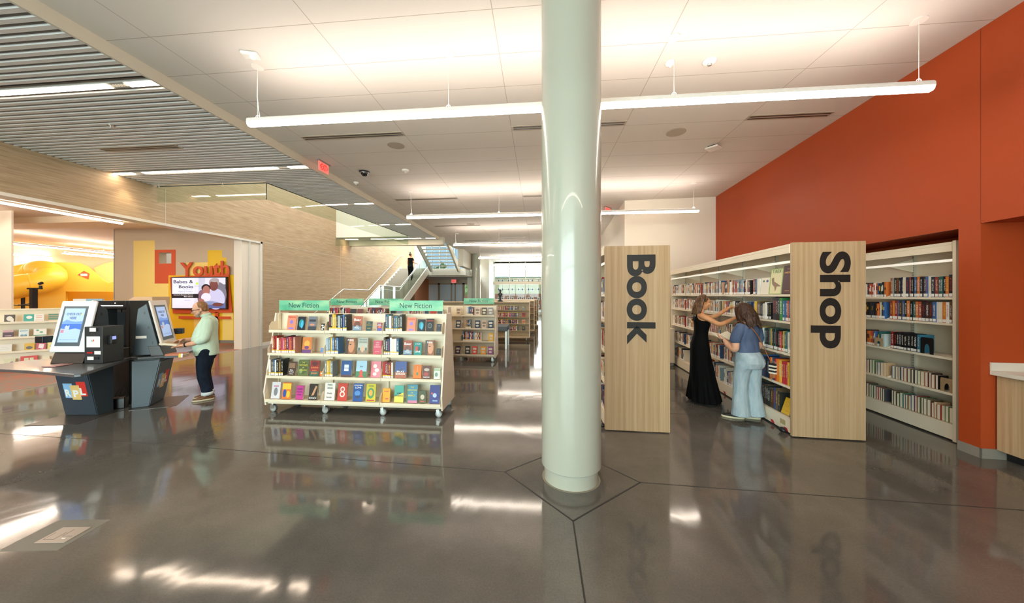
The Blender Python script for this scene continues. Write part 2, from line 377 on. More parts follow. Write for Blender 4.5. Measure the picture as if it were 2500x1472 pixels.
b = MB(); wbox(b, -.012, .20, -.012, .0, 0, .1); wbox(b, -.012, 0, -.012, 1.2, 0, .1); struct(b.build('baseboard_right', mat('grey rubber base', '8a8378', .6)))
b = MB(); wbox(b, 6.08, 24.3, -2.43, 1.2, 0, CH); struct(b.build('wall_back', M_white))
b = MB(); wbox(b, 6.065, 6.08, -2.43, .6, 0, .1); struct(b.build('baseboard_back', mat('grey rubber base', '8a8378', .6)))

# far end: window wall at Y 28
YF = 28.0
M_frame = mat('window frame', 'b9b5a8', .45)
b = MB()
for x in (-3.62, -2.37, -1.06, .25, 1.56): b.box(x-.035, x+.035, YF-.06, YF+.06, 0, CH)
b.box(-3.7, 4, YF-.06, YF+.06, 0, .12); b.box(-3.7, 4, YF-.05, YF+.05, 4.28, CH); f = struct(b.build('window_1', M_frame))
b = MB(); b.box(-3.7, 4, YF-.1, YF+.12, 2.56, 2.8); struct(b.build('trim_18', mat('transom paint', 'cbc1b0', .5)))
b = MB(); b.box(-3.7, 4, YF+.0, YF+.012, 0, CH); b.build('pane', M_window, f)
b = MB(); b.box(-3.9, -3.68, YF-2.6, YF+.3, 0, CH); b.box(-4.9, -4.35, 23.3, 23.6, 0, CH); b.box(-4.4, -3.9, 25.5, YF+.3, 0, CH); struct(b.build('wall_far', mat('pale wall', 'dedccf', .5)))
b = MB(); b.box(-4.9, 4, YF-.05, YF+.3, CH-.1, CH+.3); struct(b.build('trim_19', M_frame))

# stairwell beyond the header
b = MB(); b.box(-13, -4.45, 27.2, 27.4, 5.6, 8.2); b.box(-9.6, XW, 24.5, 27.2, 3.6, 8); struct(b.build('wall_stairwell', mat('bright wall', 'edece8', .6)))
b = MB(); b.box(-4.9, -4.64, 15.96, 23.4, 4.43, 8.2); b.box(-4.75, -4.45, 19.9, 23.0, 3.4, 4.41); struct(b.build('wall_stairwell', mat('guard paint', 'd8d2c3', .5)))
# upper glazing
b = MB()
for i in range(9): x = -9.2+i*.62; b.box(x-.03, x+.03, 27.0, 27.12, 3.2, 8)
for z in (3.4, 4.5, 5.6): b.box(-9.4, -4.5, 27.0, 27.1, z-.03, z+.03)
f = struct(b.build('window_2', mat('steel mullions', '8d989c', .4)))
b = MB(); b.box(-9.4, -4.5, 27.05, 27.06, 3.2, 8); b.build('pane', glassmat('blue grey glazing', 'b9ccd4', .8), f)
# storefront under the landing
YS = 26.0
b = MB(); b.box(-9.4, -4.4, YS, YS+.15, 2.62, 3.0); struct(b.build('wall_entry', mat('greige header', 'b9ae9c', .6)))
b = MB(); b.box(-9.4, -4.35, 22.0, YS+.1, 2.9, 2.965); struct(b.build('ceiling', mat('soffit grey', 'c5c1b6', .6)))
b = MB()
for x in (-8.9, -7.75, -7.68, -6.72, -6.42, -5.8, -5.72, -5.05, -4.5): b.box(x-.05, x+.05, YS, YS+.12, 0, 2.62)
b.box(-9.4, -4.4, YS, YS+.12, 2.5, 2.62); f = struct(b.build('door_1', mat('taupe frame', 'a59682', .5)))
b = MB(); b.box(-8.8, -5.85, YS+.05, YS+.06, 0, 2.5); b.build('pane', mat('frosted blue panel', 'c3d3df', .35), f)
b = MB(); b.box(-5.85, -4.45, YS+.05, YS+.06, 0, 2.5); b.build('pane', M_window, f)
b = MB(); b.box(-9.4, -8.3, 25.2, 25.3, 0, 2.98); struct(b.build('wall_entry', mat('terracotta wall', 'a8704a', .6)))

# youth room shell
YC = 4.05
polyplate('ceiling', [(-34, -7), (XW+T, -7), (XW+T, 10.95), (-34, 10.95)], YC, YC+.1, mat('youth ceiling', 'e3d6c4', .7))
polyplate('ceiling', [(-34, 10.95), (-15.3, 10.95), (-15.3, 30), (-34, 30)], YC, YC+.1, mat('youth ceiling', 'e3d6c4', .7))
b = MB(); b.box(-34, XW+T, 8.95, 9.75, 3.86, YC); struct(b.build('trim_20', mat('soffit cream', 'ead9bd', .6)))
P_Y = mat('yellow paint', 'f5cb22', .5); P_LY = mat('pale yellow paint', 'fbe083', .5); P_O = mat('orange paint', 'd8572a', .5)
WY = 10.95
b = MB()
hx0, hx1, hz0, hz1 = -13.484, -12.99, 2.80, 3.19
b.box(-15.3, hx0, WY, WY+.25, 0, YC); b.box(hx1, XW+T, WY, WY+.25, 0, YC); b.box(hx0, hx1, WY, WY+.25, 0, hz0); b.box(hx0, hx1, WY, WY+.25, hz1, YC)
def paint(x0, x1, z0, z1, mi, th=.003): b.box(x0, x1, WY-th, WY, z0, z1, mi)
paint(-14.50, -13.65, .1, 3.63, 2); paint(-13.65, -13.10, .1, 2.09, 2, .0025); paint(-13.65, hx0, 2.09, 3.29, 3); paint(hx1, -12.82, 2.09, 3.29, 3); paint(hx0, hx1, 2.09, hz0, 3); paint(hx0, hx1, hz1, 3.29, 3)
paint(-13.10, -10.25, .1, 2.38, 1, .004); paint(-12.42, -11.57, 2.38, 2.83, 2); paint(-11.57, -11.02, 2.38, 3.25, 1); paint(-11.02, -10.85, 2.38, 2.99, 1)
paint(-10.5, -9.4, .1, 2.606, 2, .0035); paint(-10.35, -10.28, .1, 2.08, 1, .0045); paint(-12.1, -11.6, .1, 1.35, 2, .0045); paint(-11.0, -10.6, .1, 1.35, 2, .0045)
struct(b.build('wall_youth', [M_greige, P_Y, P_LY, P_O]))
b = MB(); b.box(-15.3, XW+T, WY-.02, WY, 0, .1); struct(b.build('baseboard_youth', mat('grey rubber base', '8a8378', .6)))
b = MB(); b.box(-15.32, -15.28, 10.95, 30, 0, YC); b.box(-34, -33.8, -7, 30, 0, YC); b.box(-34, -15, 26, 26.2, 0, YC); b.box(-34, XW, -7.2, -7, 0, YC)
b.box(-17.5, onY(28, 700, 8.2).x, 8.2, 8.24, 0, YC)
struct(b.build('wall_youth_room', M_white))
b = MB()  # unseen window wall, added in front of the south daylight lamp
for x in (-9, -6.6, -4.2, -1.8, .6, 1.5): b.box(x-.05, x+.05, -7.15, -7.05, 0, CH)
b.box(-9, 1.5, -7.15, -7.05, 0, .15); b.box(-9, 1.5, -7.15, -7.05, 2.7, 2.8); f = struct(b.build('window_3', M_frame)); b = MB(); b.box(-9, 1.5, -7.11, -7.10, 0, CH); b.build('pane', M_window, f)
# side wall behind the camera on the orange side is closed, the rest is open to daylight
b = MB(); b.box(1.5, 5, -7.2, -7, 0, CH); struct(b.build('wall_front', M_white))

# ================================================================== LIGHTS AND CEILING FITTINGS
M_housing = mat('white lamp housing', 'f2ece3', .4)
M_wire = mat('white cord', 'f0ebe2', .5)
def pendant(y, x0, x1, label, z=3.74, cords=None, lamp=M_lamp, up=M_lampup, zc=CH, axis=0, grp='linear pendant lights under the tile ceiling'):
    rz = pi/2 if axis else 0
    L = x1-x0; t = thing('linear_pendant_light', label, 'pendant light', ((x0, y, z) if not axis else (y, x0, z)), rz, grp)
    b = MB(); prof = [(-.045, .0), (-.042, .032), (-.026, .05), (.026, .05), (.042, .032), (.045, .0), (.04, -.012), (-.04, -.012)]
    b.prism(prof, 0, L, axis='x'); b.build('housing', M_housing, t)
    b = MB(); b.prism([(-.044, -.004), (.044, -.004), (.036, -.034), (.02, -.046), (-.02, -.046), (-.036, -.034)], .004, L-.004, axis='x'); b.build('diffuser', lamp, t)
    b = MB(); b.box(.05, L-.05, -.018, .018, .0505, .052); b.build('uplight_strip', up, t)
    for i, cx in enumerate(cords or [.015*L, L/3, 2*L/3, .985*L]):
        b = MB(); b.lathe([(.065, zc-z-.012), (.065, zc-z-.001)], 20, c=(cx, 0)); b.build('canopy', M_housing, t)
        b = MB(); b.tube([(cx, 0, .05), (cx, 0, zc-z-.01)], .0025, 5); b.tube([(cx-.02, 0, .05), (cx-.02, 0, .075), (cx, 0, .09), (cx+.02, 0, .075), (cx+.02, 0, .05)], .003, 5)
        if i == 0: b.tube([(cx+.03, 0, .05), (cx+.012, 0, .16), (cx-.004, 0, .3), (cx, 0, zc-z-.02)], .005, 6)
        b.build('suspension_cord', M_wire, t)
    return t
for i, (y, nm) in enumerate([(3.79, 'long white linear pendant crossing in front of the round column'), (8.75, 'second linear pendant from the camera, over the new fiction carts'),
        (13.72, 'third linear pendant, between the tile ceiling and the far stairs'), (18.7, 'fourth linear pendant, deep in the hall'), (23.4, 'fifth linear pendant, before the window wall')]):
    pendant(y, -3.46 if y < 16 else -3.3, 3.88 if y < 9 else (2.15 if y < 14 else 1.9), nm)
pendant(-1.2, -3.46, 3.6, 'linear pendant behind the camera position')
pendant(26.6, -3.0, 1.9, 'short linear pendant right at the window wall')
# slot lights in the slatted ceiling
def slot(y, spans, label):
    t = thing('recessed_slot_light', label, 'recessed light', (0, y, ZS), 0, 'slot lights in the slatted ceiling')
    b = MB(); x0 = min(s_[0] for s_ in spans); x1 = max(s_[1] for s_ in spans); b.box(x0, x1, -.055, .055, .003, .05); b.build('fixture_trim', mat('slot trim', 'bdbcb6', .5), t)
    for a, c_ in spans: b = MB(); b.box(a, c_, -.04, .04, -.003, .004); b.build('diffuser', M_slot, t)
    for (a0, a1), (c0, c1) in zip(spans, spans[1:]):
        b = MB(); n = 6
        for i in range(n): xx = a1+.02+(c0-a1-.04)*(i+.5)/n; b.box(xx-.01, xx+.01, -.022, .022, -.002, .003)
        b.build('spotlight_row', mat('spot lens', 'd8cdb8', .3, metal=.5, emit=.35), t)
slot(3.77, [(-9.05, -8.63), (-8.38, -5.33), (-5.07, -4.66)], 'long bright slot light above the kiosks in the slatted ceiling')
slot(6.52, [(-9.08, -8.63), (-8.39, -5.33), (-5.07, -4.66)], 'long slot light in front of the ceiling void')
slot(9.33, [(-6.1, -5.47), (-5.23, -4.66)], 'first short pair of slot lights beside the ceiling void')
slot(12.18, [(-5.85, -5.5), (-5.24, -4.66)], 'second short pair of slot lights beside the ceiling void, deeper in')
slot(15.23, [(-9.0, -8.4), (-7.74, -5.37), (-5.12, -4.68)], 'slot light just before the header over the stairs')
slot(.9, [(-9.05, -8.63), (-8.38, -5.33), (-5.07, -4.66)], 'slot light beside the camera position')
# small warm wash lights on the timber wall at the slot ends
for y in (6.7, 15.3):
    l = bpy.data.lights.new('wall_spot', 'SPOT'); l.energy = 28; l.color = (1, .78, .5); l.spot_size = 1.6; l.spot_blend = .8; l.shadow_soft_size = .03
    o = bpy.data.objects.new('wall_spot', l); COL.objects.link(o); o.location = (XW+.16, y, ZS-.02); o.rotation_euler = (0, radians(-12), 0)
# linear vents
def vent(x, y, w_, label, z=CH, m_=None):
    t = thing('slot_vent', label, 'vent', (x, y, z), 0, 'slot vents in the ceiling')
    b = MB(); b.box(0, w_, -.075, .075, -.006, .02); b.build('frame', mat('vent frame', 'b7ab99', .5), t)
    b = MB(); b.box(.03, w_-.03, .02, .042, -.008, -.004); b.box(.03, w_-.03, -.042, -.02, -.008, -.004); b.build('slot', M_black, t)
vent(-4.10, 5.60, 1.83, 'two-slot vent next to the round speaker, over the front book cart'); vent(-.44, 5.60, 1.83, 'slot vent half hidden by the round column')
vent(3.20, 5.62, 1.2, 'slot vent in the ceiling beside the orange wall'); vent(-4.10, 9.47, 1.83, 'slot vent over the cord end of the second pendant')
vent(-.44, 9.47, 1.83, 'slot vent behind the column above the second pendant'); vent(-4.10, 13.22, 1.83, 'slot vent before the third pendant'); vent(-1.87, 16.1, 1.25, 'short slot vent near the far end of the hall')
vent(-.44, 13.22, 1.83, 'slot vent behind the column near the third pendant'); vent(-3.7, 16.9, 1.7, 'thin slot vent near the far stairs opening')
vent(-7.8, 5.4, 1.52, 'dark slot vent in the slatted metal ceiling', z=ZS)
def speaker(x, y, label):
    b = MB(); b.lathe([(.14, -.008), (.155, -.004), (.155, .01)], 36); tag(b.build('ceiling_speaker', mat('speaker grille', 'b3a896', .7), loc=(x, y, CH)), label, 'speaker', 'ceiling speakers')
speaker(-2.59, 6.03, 'round grey ceiling speaker on the carts side of the column'); speaker(2.30, 6.0, 'round grey ceiling speaker on the orange wall side'); speaker(-2.6, 12.97, 'round ceiling speaker above the third pendant')
def detector(x, y, r_, label, tip=M_housing, kind='smoke_detector'):
    t = thing(kind, label, 'smoke detector', (x, y, CH), 0)
    b = MB(); b.lathe([(r_*.45, -.045), (r_*.8, -.035), (r_, -.014), (r_, .0)], 24); b.build('housing', M_housing, t, smooth=True)
    b = MB(); b.lathe([(r_*.2, -.062), (r_*.32, -.055), (r_*.35, -.04)], 16); b.build('sensor_lens', tip, t, smooth=True)
detector(-2.895, 7.23, .075, 'white smoke detector beside the black dome camera'); detector(-4.4, 7.9, .06, 'small white detector next to the slatted ceiling edge')
detector(1.54, 4.19, .055, 'small white detector between the column and a larger strobe'); detector(1.99, 4.21, .075, 'larger white fire strobe under the bright ceiling, on the orange wall side', M_steel)
detector(-3.6, 14.9, .07, 'small detector near the third pendant end', M_black); detector(-2.1, 20.5, .07, 'dark tipped detector deep in the hall', M_black)
# dome camera
t = thing('dome_camera', 'black dome security camera on the tile ceiling', 'security camera', (-3.836, 7.24, CH))
b = MB(); b.lathe([(.1, -.03), (.115, -.012), (.115, .0)], 28); b.build('mounting_ring', M_black, t, smooth=True)
b = MB(); b.lathe([(.085, -.036), (.1, -.03)], 28); b.build('trim_ring', M_steel, t, smooth=True)
b = MB(); b.ell((0, 0, -.036), (.08, .08, .07), 20, 12); b.build('dome', mat('smoked dome', '101114', .08, spec=.8), t, smooth=True)
# occupancy sensor + access point
t = thing('occupancy_sensor', 'white box shaped motion sensor above the corded end of the first pendant', 'sensor', (-3.25, 3.58, CH), .3)
b = MB(); b.box(-.09, .09, -.055, .055, -.035, 0); b.build('housing', M_housing, t, bevel=.02)
b = MB(); b.ell((.02, 0, -.035), (.035, .035, .03), 16, 10); b.build('sensor_lens', mat('pale lens', 'e3ece8', .3), t, smooth=True)
t = thing('wireless_access_point', 'white square wireless access point near the orange wall', 'access point', (3.2, 6.63, CH), .75)
b = MB(); b.box(-.11, .11, -.11, .11, -.055, -.02); b.build('housing', M_housing, t, bevel=.02)
b = MB(); b.box(-.07, .07, -.07, .07, -.02, 0); b.build('bracket', M_dark, t)
# sprinklers
for x, y, z, lb in [(-6.54, 4.64, ZS, 'tiny sprinkler head in the slatted ceiling'), (-7.27, 7.24, ZS, 'sprinkler head at the front edge of the void'), (-8.96, 7.28, ZS, 'sprinkler head in the corner between void and timber wall'),
                    (-5.95, 9.2, ZS, 'sprinkler head beside the void edge'), (-5.8, 11.8, ZS, 'sprinkler head farther along the void edge')]:
    t = thing('sprinkler_head', lb, 'sprinkler', (x, y, z)); b = MB(); b.lathe([(.035, -.006), (.035, 0)], 14); b.build('escutcheon', M_steel, t)
    b = MB(); b.lathe([(.018, -.055), (.018, -.05), (.006, -.045), (.008, -.0)], 10); b.build('deflector', M_steel, t)
# exit signs
M_exitred = mat('exit red', 'ff5a4e', .5, emit=.9); M_exitpanel = mat('exit panel', 'ff8a80', .3, emit=.25)
def exit_sign(loc, rz, label, w_=.31, h_=.19, hang=.02, arrows=True):
    t = thing('exit_sign', label, 'exit sign', loc, rz)
    b = MB(); b.box(-w_/2-.03, w_/2+.03, -.03, .03, -hang, 0); b.build('mount', mat('exit mount', '8d8a86', .4), t)
    b = MB(); b.box(-w_/2, w_/2, -.004, .004, -hang-h_, -hang); b.build('panel', M_exitpanel, t)
    b = MB()
    for side in (0, pi):
        M = Matrix.Rotation(side, 4, 'Z') @ facing((-w_/2*.76, -.0045, -hang-h_*.82), 0); put_text(b, '<EXIT>' if arrows else 'EXIT', M, w_*.8 if arrows else w_*.76, h_*.66, .002, .01)
    b.build('lettering', mat('exit letters', 'e0201c', .4, emit=.6), t)
exit_sign((-4.40, 6.64, CH), pi/2-.05, 'red exit sign hanging at the edge of the slatted ceiling')
exit_sign((-6.18, 24.6, 2.895), 0, 'small red exit sign under the stair landing', .36, .26, .06, False)
exit_sign((2.15, 10.9, CH), .9, 'red exit sign above the second pendant by the white wall', .33, .2, .02, False)

# ------------------------------------------------------------------ round column
t = thing('round_column', 'big round off-white structural column in the middle of the hall', 'column', (.297, 3.19, 0))
M_col = mat('column enamel', 'b2b4a6', .22, spec=.5, coat=.3)
b = MB(); b.lathe([(.243, 0), (.243, .165)], 64); b.build('column_base', M_col, t, auto=True)
b = MB(); b.lathe([(.262, .13), (.268, .136), (.268, CH)], 72); b.build('shaft', M_col, t, auto=True)
for x, y, r_, lb in [(-4.15, 22.6, .3, 'distant round column near the far stairs')]:
    b = MB(); b.lathe([(r_, 0), (r_, CH)], 40); tag(b.build('round_column', M_col, loc=(x, y, 0), auto=True), lb, 'column')
# glass smoke curtain round the void
t = thing('glass_smoke_curtain', 'hanging glass screen around the opening in the slatted ceiling', 'glass screen', (-6.28, 7.36, ZS))
M_clip = mat('dark clip', '4c5148', .4)
def gp(p, q, z0=-.39, z1=0, n='glass_pane', m_=M_smokeglass):
    p = Vector(p); q = Vector(q); d = (q-p).normalized(); s_ = Vector((-d.y, d.x))*.006; b = MB()
    b.prism([tuple(p+s_), tuple(p-s_), tuple(q-s_), tuple(q+s_)], z0, z1); b.build(n, m_, t)
o0 = Vector((-6.28, 7.36)); L_ = lambda x, y: (x-o0.x, y-o0.y)
xs = [XW, -7.75, -6.28]
for a, c_ in zip(xs, xs[1:]): gp(L_(a+.004, 7.36), L_(c_-.004, 7.36))
ys = [7.36, 9.1, 10.9, 12.7, 14.6]
for a, c_ in zip(ys, ys[1:]): gp(L_(vr(a), a+.005), L_(vr(c_), c_-.005))
gp(L_(XW, 14.6), L_(-5.72, 14.6))
b = MB(); b.box(*[XW+6.28, 0], -.008, .008, -.012, .01); b.prism([(-.008, 0), (.008, 0), (.568, 7.24), (.552, 7.24)], -.012, .01); b.box(-.007, .007, -.007, .007, -.39, 0); b.build('edge_rail', M_clip, t)

# ================================================================== BOOKS
NB = {'n': 0}; STUFF = []
def book_mesh(fore=False, sticker=False):
    b = MB(); fl = (lambda y0, y1: (1-y1, 1-y0)) if fore else (lambda y0, y1: (y0, y1))
    b.box(0, .1, *fl(0, 1), 0, 1); b.box(.9, 1, *fl(0, 1), 0, 1); b.box(.1, .9, *fl(0, .03), 0, 1)
    b.box(.1, .9, *fl(.03, .97), .015, .985, 1)
    return b.mesh('book', [M_cover, M_pages])
BM = {False: book_mesh(), True: book_mesh(True)}
b = MB(); b.box(.08, .92, -.012, .0, .03, .17, 0); BS = b.mesh('spine_label', [M_sticker])
b = MB(); b.box(.08, .92, -.012, .0, .03, .15, 0); b.box(.04, .96, -.014, .0, .155, .205, 1); BSY = b.mesh('spine_label', [M_sticker, M_yellow])
PALM = [('f1efe8', 'white'), ('e9e3d4', 'cream'), ('f1efe8', 'white'), ('d9cdb8', 'sand'), ('1b1b1f', 'black'), ('2c2f38', 'charcoal'), ('c9a27a', 'tan'), ('8e8f90', 'grey'), ('b5462f', 'rust'), ('2f4d73', 'navy'), ('e9e3d4', 'cream'), ('d8803c', 'orange'), ('5b4632', 'brown'), ('7c9aa8', 'grey blue'), ('a83a35', 'brick red'), ('c9b98a', 'straw')]
PAL = [('8e1f22', 'dark red'), ('c93a2b', 'red'), ('1f3d6d', 'navy blue'), ('3f79b5', 'mid blue'), ('e9e3d4', 'cream'), ('f1efe8', 'white'), ('1b1b1f', 'black'), ('2c2f38', 'charcoal'),
       ('d8702c', 'orange'), ('e3b93a', 'yellow'), ('3e6b45', 'green'), ('5b4632', 'brown'), ('7d5a9c', 'purple'), ('7f8a8f', 'grey'), ('b9c7c4', 'pale grey green'), ('5aa3b0', 'teal'), ('c9a27a', 'tan'), ('c86a86', 'pink')]
ORD = lambda n: '%d%s' % (n, 'th' if 10 < n % 100 < 14 else {1: 'st', 2: 'nd', 3: 'rd'}.get(n % 10, 'th'))
def put_book(M0, rz, x, y, z, t_, d_, h_, col, label, group, fore=False, lab=None, lean=0, name='book'):
    """M0 frame matrix of the shelf; x,y,z local lower-left-front corner"""
    o = bpy.data.objects.new(name, BM[fore]); COL.objects.link(o)
    o.matrix_world = M0 @ Matrix.Translation((x, y, z+.0015)) @ Matrix.Rotation(lean, 4, 'Y') @ Matrix.Diagonal((t_, d_, h_, 1))
    o.color = (*lin(col), 1); tag(o, label, 'book', group); NB['n'] += 1
    if lab:
        c_ = bpy.data.objects.new('spine_label', BSY if lab == 'y' else BS); COL.objects.link(c_); c_.parent = o
    return o
def frame(loc, rz): return Matrix.Translation(loc) @ Matrix.Rotation(rz, 4, 'Z')
def row(M0, rz, x0, x1, y, z, where, group, cols=None, hr=(.19, .24), tr=(.018, .04), dep=.15, fore=False, lab=None, stuff=None, rnd=None, frm='the kiosk side', jit=.012, lean_end=True):
    R = random.Random(rnd if rnd is not None else int(abs(x0*1000+z*77+y*13))); x = x0; n = 0; hh = R.uniform(*hr)
    while True:
        t_ = R.uniform(*tr)
        if x+t_ > x1: break
        n += 1
        if R.random() < .45: hh = R.uniform(*hr)
        h_ = hh+R.uniform(-.004, .004); d_ = dep*R.uniform(.85, 1.1)
        col, cn = R.choice(cols or PAL); yy = y+R.uniform(0, jit)
        if stuff is not None: stuff.append((M0, x, yy, z, t_-.0012, d_, h_, col, fore, lab))
        else: put_book(M0, rz, x, yy, z, t_-.0012, d_, h_, col, '%s %s, %s from %s, %s' % (cn, 'book, pages out' if fore else 'book spine', ORD(n), frm, where), group, fore, lab)
        x += t_
    return x
def flush_stuff(label):
    b = MB(); mats = []; idx = {}
    def mi(c_):
        if c_ not in idx: idx[c_] = len(mats); mats.append(mat('far book '+c_, c_, .45) if c_ not in ('P', 'S', 'Y') else {'P': M_pages, 'S': M_sticker, 'Y': M_yellow}[c_])
        return idx[c_]
    for M0, x, y, z, t_, d_, h_, col, fore, lab in STUFF:
        b.T = M0
        if fore: b.box(x, x+t_*.12, y, y+d_, z, z+h_, mi(col)); b.box(x+t_*.88, x+t_, y, y+d_, z, z+h_, mi(col)); b.box(x+t_*.12, x+t_*.88, y+.003, y+d_, z, z+h_-.003, mi('P')); 
        else:
            b.box(x, x+t_, y, y+d_, z, z+h_, mi(col))
            R = random.Random(int(x*9999+z*331)); c2 = R.choice(['f1efe8', 'e3b93a', '1b1b1f', 'c93a2b', 'e9e3d4'])
            a = R.uniform(.4, .55); b.box(x+t_*.25, x+t_*.75, y-.0015, y, z+h_*a, z+h_*R.uniform(.65, .88), mi(c2))
            if lab: b.box(x+.001, x+t_-.001, y-.002, y, z+.004, z+.035, mi('S'))
            if lab == 'y': b.box(x, x+t_, y-.003, y, z+.036, z+.046, mi('Y'))
    o = b.build('books_on_farther_shelves', mats); o['kind'] = 'stuff'; o['label'] = label; o['category'] = 'books'
# face-out book with a printed cover
def face_book(M0, x, y, z, w_, h_, col, cn, where, group, art=None, title=None, tcol='ffffff', acol='ffffff', th=.028, lean=.2, tsz=.78, ty=.62, name='book', cat='book'):
    o = bpy.data.objects.new(name, FBM(w_, h_, th)); COL.objects.link(o); o.color = (*lin(col), 1)
    o.matrix_world = M0 @ Matrix.Translation((x, y, z+th*sin(lean)+.0015)) @ Matrix.Rotation(-lean, 4, 'X')
    tag(o, '%s book%s facing out, %s' % (cn, '', where), cat, group); NB['n'] += 1
    if art:
        b = MB(); T = Matrix.Rotation(pi/2, 4, 'X'); e = -.0006
        for a in art:
            hm = len(a) == (3 if a[0] == 'p' else 6); mi = a[-1] if hm else 0; a = a[:-1] if hm else a
            if a[0] == 'r': b.box(a[1]*w_, a[2]*w_, e, 0, a[3]*h_, a[4]*h_, mi)
            elif a[0] == 'c': b.prism([(a[1]*w_+a[3]*w_*cos(q*pi/10), a[2]*h_+a[4]*h_*sin(q*pi/10)) for q in range(20)], e, 0, mi, 'y')
            elif a[0] == 'p': b.prism([(p[0]*w_, p[1]*h_) for p in a[1]], e, 0, mi, 'y')
            e -= .0003
        b.build('cover_art', [mat('ink '+c_, c_, .4) for c_ in (acol if isinstance(acol, (list, tuple)) else [acol])], o)
    if title:
        b = MB(); lines = title[0]; lh = (.9*(1-.0)/max(len(lines), 1)); 
        for i, (s_, a_, y0, hh) in enumerate(lines):
            v_, f_, asp = text_mb(s_, .01); H_ = hh*h_; W_ = min(a_*w_, H_*asp*1.15)
            put_text(b, s_, facing(((w_-W_)/2, -.0022, y0*h_), 0), W_, H_, .0004, .01)
        b.build('cover_title', mat('ink '+tcol, tcol, .4), o)
    return o
FBC = {}
def FBM(w_, h_, th):
    k_ = (round(w_, 3), round(h_, 3), round(th, 3))
    if k_ not in FBC:
        b = MB(); b.box(0, w_, 0, .002, 0, h_); b.box(0, w_, th-.002, th, 0, h_); b.box(0, .003, .002, th-.002, 0, h_); b.box(.003, w_-.003, .002, th-.002, .003, h_-.003, 1)
        FBC[k_] = b.mesh('book', [M_obj, M_pages])
    return FBC[k_]

# ================================================================== ROLLING CARTS
M_caster = mat('caster grey', 'bfc0bd', .3, metal=.3); M_rubber = mat('caster tyre', '8f9290', .5)
def signmat():
    m = mat('green sign', '6cc096', .4); k = NT(m)
    c = k.coords((2.2, 2.2, 5)); n1 = k.n('TexNoise', I_Scale=1.4, I_Detail=4.0); k.l(c, 0, n1, 'Vector')
    r = k.ramp([(.3, '4aa983'), (.5, '74c29a'), (.66, 'a2d3a6'), (.8, 'c3ddbf')]); k.l(n1, 'Fac', r, 0); k.l(r, 0, k.b, 'Base Color'); return m
M_sign = signmat(); M_signtext = mat('sign lettering', '27433f', .5)
LV = [(.185, .0), (.515, .03), (.835, .055), (1.16, .08)]    # shelf height, set-back of its front edge
def caster(parent, x, y):
    b = MB(); b.tube([(x, y, .1), (x, y, .135)], .028, 12); b.prism([(x-.022, .105), (x+.022, .105), (x+.03, .05), (x-.012, .04)], y-.03, y-.024, axis='y'); b.prism([(x-.022, .105), (x+.022, .105), (x+.03, .05), (x-.012, .04)], y+.024, y+.03, axis='y')
    c_ = b.build('caster', M_steel, parent)
    b = MB(); b.tube([(x+.012, y-.02, .046), (x+.012, y+.02, .046)], .046, 18, 0); b.tube([(x+.012, y-.022, .046), (x+.012, y+.022, .046)], .03, 14, 1); b.build('wheel', [M_rubber, M_caster], c_, auto=True)
def make_cart(x, y, label, bays=3, signs=(0, 2), w_=.853, group='rolling new fiction book carts'):
    """front edge of the bottom shelf at local y 0, shelves face -y"""
    t = thing('book_cart', label, 'book cart', (x, y, 0), 0, group); L = bays*w_; D = .70
    for xs_ in ((-.022, 0), (L, L+.022)):
        b = MB(); b.prism([(.03, .10), (.0, .30), (.225, 1.41), (D-.225, 1.41), (D, .30), (D-.03, .10)], *xs_, axis='x'); b.build('side_panel', M_creamside, t, bevel=.003)
    b = MB(); b.prism([(.28, .15), (.33, 1.40), (D-.33, 1.40), (D-.28, .15)], 0, L, axis='x')
    for i in range(bays+1): b.box(i*w_-.012 if i else 0, i*w_+.012 if i < bays else L, .255, .30, .12, 1.40)
    b.build('back_panel', M_cream, t)
    b = MB(); b.box(0, L, .06, D-.06, .115, .165); b.build('base_frame', M_cream, t, bevel=.004)
    for z, dy in LV:
        for i in range(bays):
            b = MB(); yb = .31; b.box(i*w_+.002, (i+1)*w_-.002, dy, yb, z-.018, z); b.box(i*w_+.002, (i+1)*w_-.002, dy-.004, dy+.004, z-.026, z+.012)
            for xx in (i*w_+.004, (i+1)*w_-.007):
                b.prism([(dy, z), (dy, z+.07), (dy+.05, z+.13), (yb, z+.13), (yb, z)], xx, xx+.003, axis='x')
                b.prism([(dy+.06, z-.018), (yb, z-.018), (yb, z-.10), (dy+.16, z-.06)], xx, xx+.003, axis='x')
            b.build('shelf', M_cream, t)
        b = MB(); b.box(0, L, D-.31, D-dy, z-.018, z); b.build('shelf', M_cream, t)
    for i in range(bays+1):
        for yy in (.09, D-.09): caster(t, min(max(i*w_, .06), L-.06), yy)
    for i in signs:
        x0 = i*w_+(.03 if i == 0 else .03)
        b = MB(); b.box(x0, x0+.79, D/2-.11, D/2-.10, 1.445, 1.595); s_ = b.build('sign', M_sign, t, bevel=.002)
        b = MB(); put_text(b, 'New Fiction', facing((x0+.155, D/2-.1105, 1.487), 0), .47, .072, .001, .0); b.build('lettering', M_signtext, s_)
        b = MB()
        for xx in (x0+.0, x0+.78): b.box(xx, xx+.008, D/2-.10, D/2-.094, 1.38, 1.6)
        b.build('sign_post', M_cream, t)
    return t
CX, CY = -3.872, 4.50
make_cart(CX, CY, 'large white rolling book cart between kiosks and round column, casters and both green signs visible')
M1 = frame((CX, CY, 0), 0)
BAYN = ['kiosk-end', 'middle', 'column-end']; LVN = {0: 'bottom', 1: 'third', 2: 'second', 3: 'top'}
def cx_of(px, lv): return onY(px, 800, CY+LV[lv][1]+.06).x-CX
GB = 'books on the front new fiction cart'
